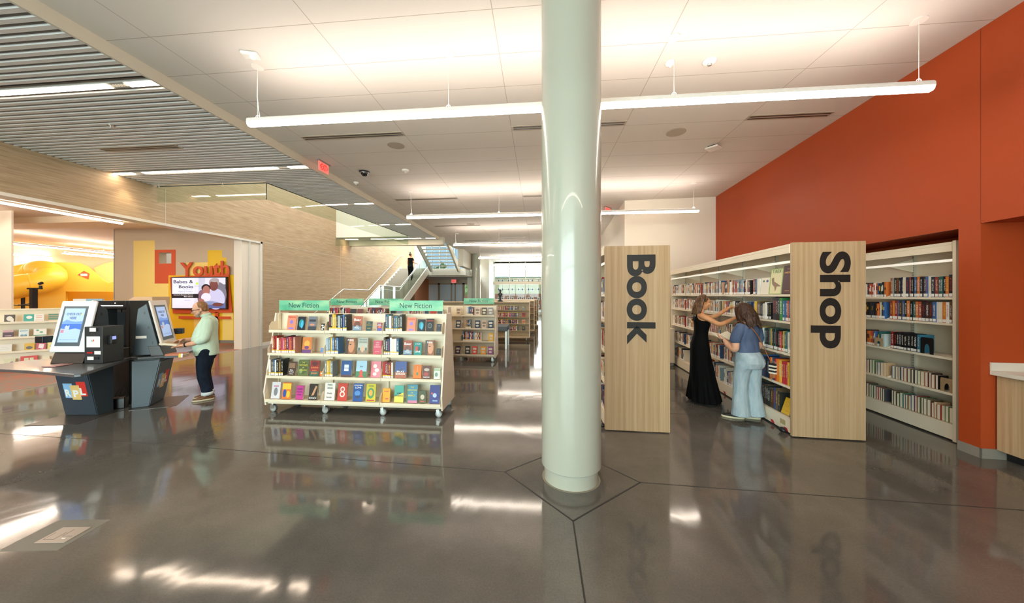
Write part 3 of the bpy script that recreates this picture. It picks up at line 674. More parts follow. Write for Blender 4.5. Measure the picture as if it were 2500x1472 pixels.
DARKC = [('1f3d6d', 'navy blue'), ('1b1b1f', 'black'), ('2c5f8a', 'blue'), ('e9e3d4', 'cream'), ('2f6b6f', 'dark teal'), ('5b4632', 'brown'), ('f1efe8', 'white')]
REDC = [('8e1f22', 'dark red'), ('c0566a', 'rose'), ('b53a2c', 'red'), ('e9e3d4', 'cream'), ('3f79b5', 'blue'), ('c98d7a', 'salmon'), ('5f2a3c', 'plum')]
MIXC = [('f1efe8', 'white'), ('1b1b1f', 'black'), ('3f79b5', 'blue'), ('e3b93a', 'yellow'), ('7f8a8f', 'grey'), ('5b4632', 'brown'), ('9bb4c9', 'pale blue')]
for lv, bay, z0, z1, cols in [(3, 1, 690, 890, MIXC), (3, 2, 1262, 1440, DARKC), (2, 0, 108, 350, REDC), (2, 1, 652, 790, MIXC), (2, 2, 1236, 1400, DARKC), (1, 0, 78, 225, DARKC), (1, 1, 645, 745, MIXC), (1, 2, 1225, 1340, REDC)]:
    a = cx_of(640+z0/4.1667, lv); c_ = cx_of(640+z1/4.1667, lv)
    a = max(a, bay*.853+.012); c_ = min(c_, (bay+1)*.853-.06)
    xe = row(M1, 0, a, c_, LV[lv][1]+.03, LV[lv][0], '%s shelf, %s bay, front book cart' % (LVN[lv], BAYN[bay]), GB, cols, (.215, .245), (.024, .036), .15, lab='y', rnd=lv*10+bay)
    b = MB(); b.box(xe+.002, xe+.004, LV[lv][1]+.05, LV[lv][1]+.18, LV[lv][0], LV[lv][0]+.14); b.box(xe+.004, xe+.05, LV[lv][1]+.05, LV[lv][1]+.18, LV[lv][0], LV[lv][0]+.002)
    b.T = M1; tag(b.build('bookend', M_bracket), 'beige bookend after the spine-out books, %s shelf, %s bay' % (LVN[lv], BAYN[bay]), 'bookend', 'bookends on the front cart')
def T1(s_, sub=None, y=.62, h=.14, w_=.8): return ([(s_, w_, y, h)] + ([(sub, w_*.9, y-.42, .07)] if sub else []), s_)
BEAR = dict(art=[('r', 0, 1, 0, .35), ('c', .5, .45, .38, .2, 1), ('r', 0, 1, .05, .3, 2)], acol=['2f4a6d', '6d3c2e', '7b93a5'], title=([('Bear', .85, .68, .17), ('Julia', .6, .27, .1), ('Phillips', .75, .14, .1)], 'Bear'))
FACES = [
 (3, 0, 255, 342, 'ee8a6e', 'salmon pink', dict(art=[('c', .5, .55, .2, .13), ('r', .2, .8, .06, .18)], acol='8a78c9', title=([('PERSON', .8, .82, .1)], ''), tcol='b8402e')),
 (3, 0, 360, 440, '0b1626', 'black', dict(art=[('c', .5, .5, .32, .3), ('c', .58, .42, .15, .28, 1)], acol=['0f8f92', '3fb0e0'])),
 (3, 0, 470, 552, '6f7480', 'slate grey', dict(art=[('r', 0, 1, 0, .28), ('r', .1, .9, .62, .78, 1), ('c', .5, .4, .3, .08, 2)], acol=['30343f', '242832', 'c98a6d'])),
 (3, 0, 602, 680, '17130f', 'black and white', dict(art=[('c', .35, .72, .3, .12), ('c', .6, .45, .38, .1), ('c', .35, .2, .3, .1)], acol='efe7d8')),
 (3, 1, 925, 1012, 'b7654c', 'rust coloured', BEAR),
 (3, 1, 1060, 1118, '1e4a4c', 'dark teal', dict(title=([('ALL', .5, .75, .12), ('SHELLS', .8, .55, .12), ('NINE', .6, .2, .12)], ''), tcol='c9a24a')),
 (3, 1, 1172, 1240, '8d3556', 'crimson and purple', dict(art=[('r', 0, 1, 0, .3), ('c', .5, .45, .3, .12, 1)], acol=['4b4fa0', 'd86a4e'], title=([('BAD', .6, .75, .12), ('HABIT', .8, .58, .12)], 'Bad Habit'))),
 (3, 2, 1475, 1560, 'ee8a6e', 'salmon pink', dict(art=[('c', .5, .55, .2, .13), ('r', .2, .8, .06, .18)], acol='8a78c9', title=([('PERSON', .8, .82, .1)], ''), tcol='b8402e')),
 (3, 2, 1582, 1656, '0b1626', 'black and teal', dict(art=[('c', .5, .5, .32, .3), ('c', .58, .42, .15, .28, 1)], acol=['0f8f92', '3fb0e0'])),
 (3, 2, 1668, 1746, '15100e', 'black', dict(art=[('c', .5, .45, .28, .2), ('c', .5, .45, .2, .14, 1)], acol=['5d6a6e', '15100e'], title=([('CUCKOO', .85, .78, .12)], 'Cuckoo'), tcol='d84a2e')),
 (3, 2, 1775, 1862, '2a2b36', 'dark indigo', dict(art=[('p', [(.1, .9), (.5, .8), (.9, .95), (.6, .6)]), ('r', .1, .9, .1, .14)], acol='5a6078')),
 (2, 0, 408, 500, 'd9803f', 'orange', dict(art=[('c', .5, .6, .3, .2), ('r', 0, 1, 0, .22, 1), ('c', .5, .35, .25, .1, 1)], acol=['e8b04a', '6b3f7a'])),
 (2, 0, 600, 650, '5a8fc9', 'sky blue', dict(art=[('r', .1, .9, .7, .74), ('r', 0, 1, 0, .2)], acol='c98a9a')),
 (2, 1, 848, 945, '8b5a3d', 'brown face portrait', dict(art=[('c', .6, .5, .32, .42), ('c', .5, .58, .1, .035, 1), ('r', 0, .3, 0, 1, 2)], acol=['c98a62', '20303a', '3b2519'], title=([('nou', .6, .8, .12)], ''))),
 (2, 1, 972, 1072, 'b9bdb2', 'pale grey', dict(art=[('r', 0, 1, 0, .22), ('c', .5, .3, .14, .2, 1), ('c', .15, .3, .1, .1, 2), ('c', .85, .3, .1, .1, 2)], acol=['8a7a68', 'd9a98a', '4f5b4a'], title=([('THE LIGHTS', .8, .85, .08), ('CROSSED', .8, .7, .08)], ''), tcol='6d756c')),
 (2, 1, 1132, 1222, 'cc5468', 'deep pink', dict(title=([('VERY', .5, .8, .1), ('BAD', .42, .64, .1), ('COMPANY', .85, .48, .1), ('emma', .5, .16, .06)], 'Very Bad Company'), tcol='f7c9cf')),
 (2, 2, 1438, 1525, 'a95a45', 'rusty red', BEAR),
 (2, 2, 1545, 1622, '1b8a86', 'teal', dict(art=[('c', .35, .5, .18, .22), ('c', .65, .48, .16, .2, 1)], acol=['b3342a', '1d3f3d'], title=([('A RUIN', .7, .82, .1), ('LOVE', .7, .2, .14)], 'Love'))),
 (2, 2, 1658, 1748, '8b5a3d', 'brown half-face', dict(art=[('c', .6, .5, .32, .42), ('c', .5, .58, .1, .035, 1), ('r', 0, .3, 0, 1, 2)], acol=['c98a62', '20303a', '3b2519'], title=([('nou', .6, .8, .12)], ''))),
 (2, 2, 1775, 1850, '232826', 'near black green', dict(title=([('THE BOOK', .8, .72, .08), ('OF', .2, .58, .08), ('NIGHT', .6, .4, .08)], ''), tcol='7d8a80')),
 (1, 0, 263, 342, '4a3426', 'dark brown', dict(art=[('r', .1, .9, .55, .9)], acol='8a6a4f', title=([('Kim', .5, .34, .1), ('Darling', .8, .2, .1), ('Hoey', .6, .06, .1)], ''))),
 (1, 0, 368, 466, '5f6d3c', 'olive green', dict(art=[('c', .5, .5, .4, .4), ('c', .3, .3, .15, .15, 1)], acol=['48552e', '8a9a5a'], title=([('THE', .3, .78, .09), ('WITCHES', .85, .6, .12), ('OF', .2, .46, .08), ('HOLLOW', .8, .3, .1)], 'The Witches'), tcol='d8d04a')),
 (1, 0, 488, 578, '9c2b26', 'red', dict(art=[('c', .5, .8, .35, .14), ('r', 0, 1, 0, .3, 1)], acol=['5a1a1c', '2f5a4a'], title=([('SHANGHAI', .8, .5, .1), ('JOSEPH', .6, .3, .08), ('KANON', .7, .12, .12)], 'Shanghai'), tcol='f0a060')),
 (1, 0, 592, 636, 'd9722e', 'bright orange', dict(art=[('c', .5, .6, .25, .15)], acol='f0e0c0')),
 (1, 1, 805, 908, '28508c', 'royal blue', dict(art=[('r', .28, .72, .35, .75), ('r', 0, 1, 0, .12, 1)], acol=['dfe6ee', '5a3030'], title=([('THE CHAIR', .5, .5, .07)], ''), tcol='4a6a9a')),
 (1, 1, 955, 1062, 'a9cde2', 'light blue', dict(art=[('r', 0, 1, 0, .35), ('c', .5, .25, .14, .2, 1), ('r', .3, .7, 0, .1, 1)], acol=['3f7a4a', 'd8443a'], title=([('Joy', .4, .58, .13)], 'Joy'), tcol='2f5a8a')),
 (1, 1, 1108, 1208, 'e08a96', 'pink', dict(art=[('c', .4, .7, .2, .12), ('c', .6, .45, .22, .12), ('c', .4, .22, .2, .1), ('r', .0, .2, 0, 1, 1)], acol=['f5e6dc', 'd86a7a'])),
 (1, 2, 1352, 1466, '4a5f9c', 'violet blue', dict(art=[('r', 0, 1, 0, .35), ('p', [(0, .35), (.5, .62), (1, .35)], 1)], acol=['a8562f', '3a3f6a'], title=([('BRUCE', .8, .34, .1), ('BORGOS', .8, .2, .1)], 'Bruce'))),
 (1, 2, 1538, 1620, 'e07a2c', 'orange', dict(art=[('c', .5, .35, .12, .12), ('r', .49, .51, .45, .9, 1)], acol=['3f7a4f', 'f6d9a0'])),
 (1, 2, 1634, 1712, '6a4238', 'brown red', dict(art=[('c', .5, .7, .35, .12), ('c', .45, .35, .3, .15, 1)], acol=['b7a79a', '9c2b26'], title=([('SHADOWS', .8, .08, .09)], ''))),
 (1, 2, 1748, 1836, 'cfdcd0', 'white and green', dict(art=[('c', .4, .4, .25, .2), ('r', 0, 1, .75, .95, 1)], acol=['6f8a78', '9cb08a'])),
 (0, 0, 95, 182, 'd9d5da', 'silver white', dict(art=[('c', .5, .42, .22, .25), ('r', .2, .8, .72, .8, 1)], acol=['7d7f86', 'c88aa0'])),
 (0, 0, 204, 290, 'e8762c', 'multicoloured', dict(art=[('r', 0, 1, .6, .95), ('c', .3, .35, .2, .25, 1), ('c', .72, .3, .2, .22, 2)], acol=['f0c53a', '2c4fa0', 'd8c02a'])),
 (0, 0, 345, 418, 'c03a8c', 'magenta', dict(title=([('THE PINK', .75, .7, .1), ('HOTEL', .75, .5, .1), ('NOVEL', .6, .3, .1)], ''), tcol='6d2a7a')),
 (0, 0, 476, 560, '2c1e18', 'dark brown photo', dict(art=[('p', [(.3, .25), (.6, .3), (.95, .85), (.75, .9)]), ], acol='c9946a', title=([('KOVACH', .85, .06, .12)], ''))),
 (0, 1, 634, 738, 'e9e4dc', 'large white', dict(title=([('Habit-', .5, .84, .1), ('ations', .5, .66, .1), ('Sheila', .5, .36, .1), ('Sundar', .55, .14, .1)], 'Habitations'), tcol='55565a')),
 (0, 1, 768, 862, 'c8402f', 'red', dict(art=[('c', .5, .66, .25, .16), ('c', .5, .66, .14, .09, 1), ('c', .5, .38, .28, .17), ('c', .5, .38, .16, .1, 1)], acol=['f2d9cf', 'c8402f'])),
 (0, 1, 925, 1022, '1f4f98', 'bright blue', dict(art=[('c', .45, .45, .3, .15), ('c', .5, .25, .25, .08, 1)], acol=['4a86c9', '142a5a'], title=([('CHRISTMAS', .85, .86, .07), ('LOVE', .6, .72, .1)], 'Love'))),
 (0, 1, 1056, 1152, 'cfc12e', 'yellow green', dict(art=[('c', .5, .48, .36, .3), ('c', .5, .5, .2, .18, 1), ('r', .1, .9, .04, .12, 2)], acol=['3f8a4a', 'e8a83a', 'b8402e'], title=([('DON', .5, .85, .08)], ''), tcol='2f5a3a')),
 (0, 2, 1225, 1300, 'f0a92e', 'amber yellow', dict(art=[('c', .6, .25, .25, .06), ('r', .2, .8, .75, .8)], acol='c8562f')),
 (0, 2, 1345, 1438, '4fae9e', 'teal and yellow', dict(art=[('p', [(0, 0), (1, 0), (1, .6), (0, .35)])], acol='f2d44a', title=([('SAME', .5, .5, .1), ('DIFFERENCE', .85, .36, .1)], 'Same Difference'), tcol='1c2a2c')),
 (0, 2, 1470, 1578, '4a8fa8', 'blue green', dict(art=[('r', 0, 1, 0, .14), ('r', 0, .12, 0, 1, 1)], acol=['c9789a', '2f6a4a'], title=([('THE', .3, .82, .08), ('DEFINITION', .85, .66, .09), ('OF', .2, .52, .08), ('MERCY', .7, .36, .09)], ''), tcol='e8d85a')),
 (0, 2, 1597, 1664, '4f5a3a', 'small dark green', dict(art=[('c', .5, .5, .3, .2), ('r', .2, .8, .1, .2, 1)], acol=['c9b8a0', 'b8402e'])),
 (0, 2, 1704, 1806, '3c3f86', 'indigo', dict(art=[('c', .22, .55, .1, .06), ('c', .5, .45, .2, .12, 1), ('r', .3, .8, .12, .2, 2)], acol=['c8403a', 'a9c0dc', '7a9ac0'])),
]
cnt = {}
for lv, bay, z0, z1, col, cn, kw in FACES:
    a = max(cx_of(640+z0/4.1667, lv), bay*.853+.012); c_ = min(cx_of(640+z1/4.1667, lv), (bay+1)*.853-.03); w_ = c_-a; hh = min(.225, w_*1.62)*(1.0 if lv != 0 else 1.08)
    if cn in ('small dark green',): hh = .165
    cnt[(lv, bay)] = cnt.get((lv, bay), 0)+1
    R = random.Random(z0)
    face_book(M1, a, LV[lv][1]+.045, LV[lv][0]+.001, w_, hh, col, cn, '%s on the %s shelf, %s bay, front cart' % (ORD(cnt[(lv, bay)]), LVN[lv], BAYN[bay]), GB, th=R.choice([.022, .028, .034]), lean=.16, **kw)
    if lv in (0, 1):
        b = MB(); b.box(c_+.003, c_+.005, LV[lv][1]+.07, LV[lv][1]+.2, LV[lv][0], LV[lv][0]+.13); b.box(c_-.02, c_+.003, LV[lv][1]+.16, LV[lv][1]+.2, LV[lv][0], LV[lv][0]+.002)
        b.T = M1; tag(b.build('bookend', M_bracket), 'beige bookend behind the %s book, %s shelf, %s bay' % (cn, LVN[lv], BAYN[bay]), 'bookend', 'bookends on the front cart')

# second and third carts
C2 = (-4.76, 7.15); make_cart(C2[0], C2[1], 'white book cart half hidden behind the big front cart, two green signs showing', 3, (0, 1), .92)
M2 = frame((*C2, 0), 0)
for i in range(3):
    row(M2, 0, i*.92+.06, i*.92+.5, .12, 1.161, '', '', DARKC+REDC, (.21, .235), (.024, .034), .15, lab='y', rnd=50+i, stuff=STUFF)
    for j in range(2): face_book(M2, i*.92+.56+j*.16, .13, 1.161, .13, .2, ['3a3a40', '7d4a4a', '2b2b30', '8a8f9a', 'c9473a', '49606a'][i*2+j], ['charcoal', 'maroon', 'black', 'grey', 'scarlet', 'slate'][i*2+j], 'top shelf of the half-hidden cart, %s bay' % BAYN[i], 'books on the second new fiction cart')
C3 = (-2.80, 8.42); make_cart(C3[0], C3[1], 'smaller two-bay white book cart with a single green sign, before the low bookcases', 2, (1,), .853)
M3 = frame((*C3, 0), 0)
for lv, x0, x1 in [(3, .98, 1.16), (2, .96, 1.12), (1, .9, 1.38)]:
    row(M3, 0, x0, x1, LV[lv][1]+.04, LV[lv][0]+.001, '', '', REDC+MIXC, (.2, .23), (.024, .034), .13, lab='y', rnd=70+lv, stuff=STUFF)
F3 = [(3, .71, 'd9c3a8', 'beige'), (3, 1.2, 'd9c8b8', 'pale'), (3, 1.37, '5a5048', 'dark brown'), (3, 1.53, '8a8f98', 'grey'), (2, .71, '3a4a66', 'slate blue'), (2, 1.2, '31435f', 'navy'), (2, 1.37, 'd8c0ae', 'blush'), (2, 1.54, '31435f', 'dark navy'),
      (1, 1.55, 'f0b93a', 'yellow'), (0, .71, '3b3550', 'plum'), (0, .96, '2f2f36', 'charcoal'), (0, 1.14, 'd8473a', 'red'), (0, 1.36, 'eda42e', 'orange'), (0, 1.54, '9a4a8a', 'violet')]
for lv, x, c_, cn in F3:
    face_book(M3, x, LV[lv][1]+.045, LV[lv][0]+.001, .125, .195, c_, cn, '%s shelf of the two-bay cart' % LVN[lv], 'books on the third cart', art=[('r', .15, .85, .55, .8), ('c', .5, .3, .3, .12)], acol='d9d4c4' if c_ not in ('d9c3a8', 'd9c8b8', 'd8c0ae') else '8a7a6a')

# ================================================================== BOOK SHOP SHELVING
RS = -(pi/2+AN)
M_ledbar = mat('shelf light bar', 'efe9dd', .4, emit=.25); M_slotsteel = mat('slotted upright', 'd9d0bd', .45)
def bookshelf(loc, rz, label, nsec, sw, levels, depth=.36, H=2.28, double=False, lam=None, cat='bookshelf', group=None, plain_near=True):
    """local x along the shelf (0 = end away from the camera), y 0 = front edge, y>0 into the shelf"""
    t = thing('library_bookshelf', label, cat, loc, rz, group); L = nsec*sw; DD = depth*2 if double else depth
    b = MB(); yb = depth-.012; b.box(0, L, yb, yb+.024, .1, H-.02); b.build('back_panel', M_shelfwhite, t)
    b = MB(); b.box(0, L, -.03, DD+(.03 if double else 0), H-.035, H); b.box(0, L, -.03, -.012, H-.11, H-.035); b.build('canopy_top', M_cream, t, bevel=.003)
    b = MB(); b.box(0, L, -.012, 0, 2.055, 2.085); b.build('light_bar', M_ledbar, t)
    b = MB(); b.box(0, L, .015, DD, .02, levels[-1]-.02) if False else b.box(0, L, .0, .02, .02, levels[-1]-.002); b.box(0, L, .02, depth, levels[-1]-.02, levels[-1]-.002); b.build('base_kick', M_shelfwhite, t)
    if double: b = MB(); b.box(0, L, DD-.02, DD, .02, .19); b.build('base_kick', M_shelfwhite, t)
    for i in range(nsec+1):
        x = min(max(i*sw, .018), L-.018); b = MB(); b.box(x-.016, x+.016, yb-.03, yb, .1, H-.04)
        for j in range(60): b.box(x-.009, x-.004, yb-.0305, yb-.030, .2+j*.034, .218+j*.034, 1); b.box(x+.004, x+.009, yb-.0305, yb-.030, .2+j*.034, .218+j*.034, 1)
        b.build('upright', [M_slotsteel, M_dark], t)
    for i in range(nsec):
        for z in levels[:-1]:
            b = MB(); b.box(i*sw+.004, (i+1)*sw-.004, .012, yb-.032, z-.02, z); b.box(i*sw+.004, (i+1)*sw-.004, .0, .012, z-.024, z+.002)
            for xx in (i*sw+.004, (i+1)*sw-.007): b.prism([(.006, z), (yb-.035, z+.15), (yb-.035, z-.06), (.04, z-.02)], xx, xx+.003, axis='x')
            b.build('shelf', M_shelfwhite, t)
        b = MB(); xx = (i+1)*sw-.006; b.prism([(.0, 2.07), (yb-.03, 2.16), (yb-.03, 1.98)], xx, xx+.004, axis='x'); b.build('light_bracket', M_shelfwhite, t)
        if double:
            for z in levels[:-1]: b = MB(); b.box(i*sw+.004, (i+1)*sw-.004, yb+.03, DD, z-.02, z); b.build('shelf', M_shelfwhite, t)
    b = MB(); b.box(-.03, 0, -.01, DD, .01, H); b.build('end_panel', M_cream, t, bevel=.002)
    if plain_near: b = MB(); b.box(L, L+.035, -.02, DD, .01, H+.01); b.build('end_panel', M_cream, t, bevel=.002)
    return t
SHL = [1.68, 1.35, .965, .569, .19]
L_S = 4.45; S_far = Vector((3.278, 8.81, 0))
shop = bookshelf(S_far, RS, 'long double-sided shelf behind the Shop panel, two women browsing at it', 5, .89, SHL, double=True, plain_near=False)
MS = frame(S_far, RS)
b = MB(); b.box(L_S, L_S+.045, -.02, .725, .012, 2.29); ep = b.build('end_panel', M_lam, shop, bevel=.002)
def vert_text(parent, txt, M0, xloc, y0, ztop, length, hgt, bold, n='lettering'):
    """lettering running down the panel; letter tops towards local +y"""
    b = MB(); M = Matrix(((0, 0, 1, xloc), (0, 1, 0, y0), (-1, 0, 0, ztop), (0, 0, 0, 1)))
    put_text(b, txt, M, length, hgt, .002, bold); return b.build(n, mat('black vinyl', '14120f', .5), parent)
vert_text(ep, 'Shop', MS, L_S+.0455, .18-.012, 2.175, 1.12, .405, .032)
b = MB(); b.box(L_S-.22, L_S-.12, -.0025, -.0005, .08, .14); b.build('asset_label', mat('label beige', 'b9a877', .5), shop)
for i in range(7):
    b = MB(); x = L_S-.12-i*.27-(.5 if i > 3 else 0); b.hexa([(x, -.002, .022), (x+.06, -.002, .022), (x+.06, 0, .022), (x, 0, .022)], [(x-.03, -.002, .06), (x+.03, -.002, .06), (x+.03, 0, .06), (x-.03, 0, .06)]); b.build('red_tape_mark', mat('red tape', 'c8283a', .5), shop)
b = MB(); b.ell((L_S-.1, -.045, .035), (.05, .035, .03), 14, 8); tag(b.build('shelf_caster_foot', M_black, smooth=True), 'black rubber foot at the floor corner of the Shop shelf', 'foot'); bpy.data.objects['shelf_caster_foot'].matrix_world = MS @ Matrix.Translation((0, 0, 0))
S_near = S_far-SD*L_S
def sx(px, p=None, L=None): q = onP(px, 700, (p or S_near), SD); return (L or L_S)-(q-(p or S_near)).dot(SD)
GS = 'books on the shelf behind the Shop panel'
LN = ['top', 'second', 'third', 'fourth', 'base']
# sections away from the camera: uncountably small, one mass
for lv, z in enumerate(SHL):
    for i in range(4):
        if lv == 4 and i == 1: continue
        row(MS, RS, i*.89+.02, (i+1)*.89-(.04 if lv < 3 else .12), .02, z+.001, '', '', PALM, (.20, .24) if lv != 4 else (.2, .28), (.018, .036), .16, lab='s', stuff=STUFF, rnd=200+lv*10+i, jit=.01)
FR = "the far end"
xa = 3.57; wsh = lambda lv: '%s shelf behind the Shop panel' % LN[lv]
xe = sx(1851)
row(MS, RS, xa+.01, xe, .02, SHL[0], wsh(0), GS, PALM, (.21, .235), (.022, .036), .16, lab='s', rnd=301, frm=FR)
def fb(pxa, pxb, lv, h_, col, cn, **kw):
    a = sx(pxa); w_ = sx(pxb)-a; return face_book(MS, a, .02, SHL[lv]+.001, w_, h_, col, cn, '%s shelf next to the Shop panel' % LN[lv], GS, lean=.1, **kw)
fb(1852, 1871, 0, .225, 'efe7d6', 'cream round-badge', th=.03, art=[('c', .3, .78, .12, .07), ('c', .75, .78, .14, .08, 1)], acol=['3a7a4a', '4a4a8a'])
fb(1873, 1902, 0, .33, 'e9e2b4', 'dinosaur skeleton', th=.02, art=[('r', 0, 1, 0, .02), ('r', 0, .04, 0, 1), ('r', .96, 1, 0, 1), ('r', 0, 1, .98, 1), ('p', [(.12, .62), (.3, .66), (.34, .5), (.6, .42), (.95, .3), (.6, .3), (.5, .1), (.42, .28), (.2, .4)], 1)], acol=['86b83a', '8a6a4a'], title=([('T.REX', .75, .83, .13)], ''), tcol='4f8a2e')
fb(1903, 1930, 0, .35, '4a1f26', 'large maroon', th=.05, title=([('Macmillan', .4, .87, .03), ('AMERICA', .8, .72, .07), ('LANGUAGE', .5, .1, .03)], ''), tcol='d9a25a')
row(MS, RS, xa+.01, sx(1878), .02, SHL[1], wsh(1), GS, DARKC+MIXC, (.2, .235), (.022, .036), .16, lab='s', rnd=302, frm=FR)
xe = row(MS, RS, sx(1880), sx(1899), .02, SHL[1], wsh(1), GS, [('3a1c1e', 'oxblood'), ('1c1c20', 'black'), ('2a2430', 'ink black')], (.27, .29), (.035, .045), .2, rnd=303, frm='the tall black group')
put_book(MS, RS, xe+.004, .02, SHL[1], .05, .22, .285, '3f8f4a', 'big green book, second shelf next to the Shop panel, tallest green one', GS)
row(MS, RS, xe+.06, L_S-.005, .02, SHL[1], wsh(1), GS, [('7a2a2e', 'wine red'), ('c94a2e', 'red'), ('3f6f9a', 'blue'), ('2c5f8a', 'steel blue')], (.25, .27), (.03, .05), .18, lab='s', rnd=304, frm='the green book')
row(MS, RS, xa+.01, L_S-.01, .02, SHL[2], wsh(2), GS, [('3f7a7a', 'teal'), ('2c3a2e', 'dark green'), ('e3b93a', 'yellow'), ('d8493a', 'red'), ('d9637a', 'pink'), ('f1efe8', 'white'), ('1b1b1f', 'black')], (.24, .27), (.022, .034), .16, lab='s', rnd=305, frm=FR)
row(MS, RS, xa+.01, L_S-.01, .02, SHL[3], wsh(3), GS, [('20304a', 'navy'), ('b8283a', 'crimson'), ('e8832e', 'orange'), ('3f68a0', 'blue'), ('1b1b1f', 'black'), ('f0c53a', 'yellow'), ('c8283a', 'red')], (.24, .29), (.026, .044), .18, rnd=306, frm=FR)
row(MS, RS, xa+.01, xa+.6, .03, SHL[4], wsh(4), GS, [('1c2026', 'black'), ('5a4028', 'brown'), ('2c2f2e', 'charcoal'), ('6a553c', 'tan brown'), ('2f4f8a', 'blue')], (.24, .3), (.035, .055), .18, rnd=307, frm=FR)
face_book(MS, xa+.62, .03, SHL[4]+.001, .15, .2, 'e9b92a', 'yellow', 'leaning on the base shelf next to the Shop panel', GS, art=[('c', .45, .62, .22, .17), ('c', .45, .62, .2, .155, 1), ('r', .5, .8, .2, .23)], acol=['b8892a', 'e9b92a'], lean=.3)
face_book(MS, xa+.80, .02, SHL[4]+.001, .07, .24, '1d2233', 'dark navy', 'leaning against the Shop panel at the floor', GS, art=[('r', .3, .7, .25, .9)], acol='c9ccd4', lean=.2)

# the Book unit
AB = .02; RB = -(pi/2+AB); LB = 2.67; SDB = Vector((sin(AB), cos(AB), 0))
B_far = Vector((.83, 4.36, 0))+SDB*LB
bk = bookshelf(B_far, RB, 'tall shelf whose light wooden end panel reads Book', 3, .89, SHL, double=True, plain_near=False)
MBk = frame(B_far, RB)
b = MB(); b.box(LB, LB+.045, -.012, .752, .012, 2.275); ep = b.build('end_panel', M_lam, bk, bevel=.002)
vert_text(ep, 'Book', MBk, LB+.0455, .245, 2.165, 1.095, .338, .032)
b = MB(); b.ell((LB-.05, -.03, .035), (.04, .03, .03), 12, 8); o = tag(b.build('shelf_caster_foot', M_black, smooth=True), 'black rubber foot beside the round column at the Book unit', 'foot'); o.matrix_world = MBk
for lv in range(5):
  for i in range(3): row(MBk, RB, i*.89+.03, i*.89+.8-(.1 if i == 2 else 0), .02, SHL[lv]+.001, '', '', PALM, (.2, .25), (.02, .036), .16, lab='s', stuff=STUFF, rnd=400+lv*3+i)

# recessed shelf in the orange wall
SW = .83; L_R = SW*4; R_near = Vector((4.70, 4.36, 0)); R_far = R_near+SD*L_R; SHR = [1.645, 1.345, .95, .544, .19]
rs = bookshelf(R_far, RS, 'white bookshelf recessed into the burnt orange wall', 4, SW, SHR, depth=.36)
MR = frame(R_far, RS); GR = 'books on the shelf in the orange wall'
rx = lambda px: sx(px, R_near, L_R); WR = lambda lv: '%s shelf in the orange wall' % LN[lv]
FR2 = 'the Shop panel'
DK = [('2a3648', 'navy'), ('e6ddcb', 'cream'), ('8e3a30', 'brick red'), ('1b1b1f', 'black'), ('4a322c', 'oxblood'), ('8d8a84', 'grey'), ('b4543a', 'rust'), ('f1efe8', 'white'), ('2c5f5a', 'dark teal'), ('6a4a2e', 'brown'), ('3f68a0', 'blue'), ('2a2a30', 'charcoal'), ('d87a3a', 'orange')]
PB = [('5b4632', 'brown'), ('8e1f22', 'dark red'), ('3f3f46', 'charcoal'), ('c9a27a', 'tan'), ('2c5f8a', 'blue'), ('3e6b45', 'green'), ('1b1b1f', 'black')]
d1 = L_R-SW
x0v = rx(2098)
row(MR, RS, x0v, d1-.03, .02, SHR[0]+.001, '', '', DK, (.19, .215), (.02, .03), .15, lab='s', rnd=501, stuff=STUFF)
row(MR, RS, d1+.03, L_R-.01, .02, SHR[0], WR(0), GR, DK, (.235, .262), (.024, .042), .16, lab='s', rnd=502, frm='its divider')
row(MR, RS, x0v, d1-.03, .02, SHR[1]+.001, '', '', DK+[('5aa3b0', 'teal')], (.2, .23), (.018, .028), .15, lab='s', rnd=503, stuff=STUFF)
row(MR, RS, d1+.03, L_R-.01, .02, SHR[1], WR(1), GR, DK, (.235, .26), (.028, .045), .16, lab='s', rnd=504, frm='its divider')
row(MR, RS, x0v, rx(2143), .02, SHR[2]+.001, '', '', DK, (.2, .215), (.022, .034), .15, lab='s', rnd=505, stuff=STUFF)
row(MR, RS, rx(2145), d1-.04, .02, SHR[2], WR(2), GR, [('e9e3d4', 'cream'), ('c9a27a', 'tan'), ('b9c7c4', 'grey green')], (.17, .19), (.015, .026), .15, rnd=506, frm='the tan bookend side')
row(MR, RS, d1+.035, rx(2243), .02, SHR[2], WR(2), GR, [('3f7f9a', 'blue'), ('1b1b1f', 'black'), ('9c2b26', 'red'), ('2a2a30', 'charcoal'), ('8a5a3a', 'brown')], (.215, .235), (.03, .045), .16, lab='s', rnd=507, frm='its divider')
def bookend(M0, x, y, z, w_, h_, col, label):
    b = MB(); n = 14; pts = [(0, 0), (w_*.3, 0)] + [(w_*.5-w_*.2*cos(pi*i/n), h_*.28+h_*.34*sin(pi*i/n)) for i in range(n+1)] + [(w_*.7, 0), (w_, 0), (w_, h_*.88), (w_*.94, h_), (w_*.06, h_), (0, h_*.88)]
    b.T = M0 @ Matrix.Translation((x, y, z+.0015)); b.prism(pts, 0, .002, axis='y'); b.box(0, .1, .002, .1, 0, .0015) if False else None
    return tag(b.build('bookend', mat('bookend '+col, col, .4)), label, 'bookend')
bookend(MR, rx(2243)+.005, .015, SHR[2], .15, .2, '17171a', 'black steel bookend with an arch cut-out on the orange wall shelf')
bookend(MR, d1-.19, .012, SHR[2], .13, .12, 'b59c78', 'tan bookend beside pale paperbacks on the orange wall shelf')
bookend(MR, L_R-.165, .016, SHR[3], .14, .16, 'a88e6b', 'tan bookend at the near end of the fourth orange wall shelf')
row(MR, RS, x0v, d1-.03, .03, SHR[3]+.001, '', '', PB, (.17, .19), (.03, .05), .12, fore=True, rnd=508, stuff=STUFF)
row(MR, RS, d1+.04, L_R-.17, .03, SHR[3], WR(3), GR, PB, (.165, .185), (.03, .048), .12, fore=True, rnd=509, frm='its divider')
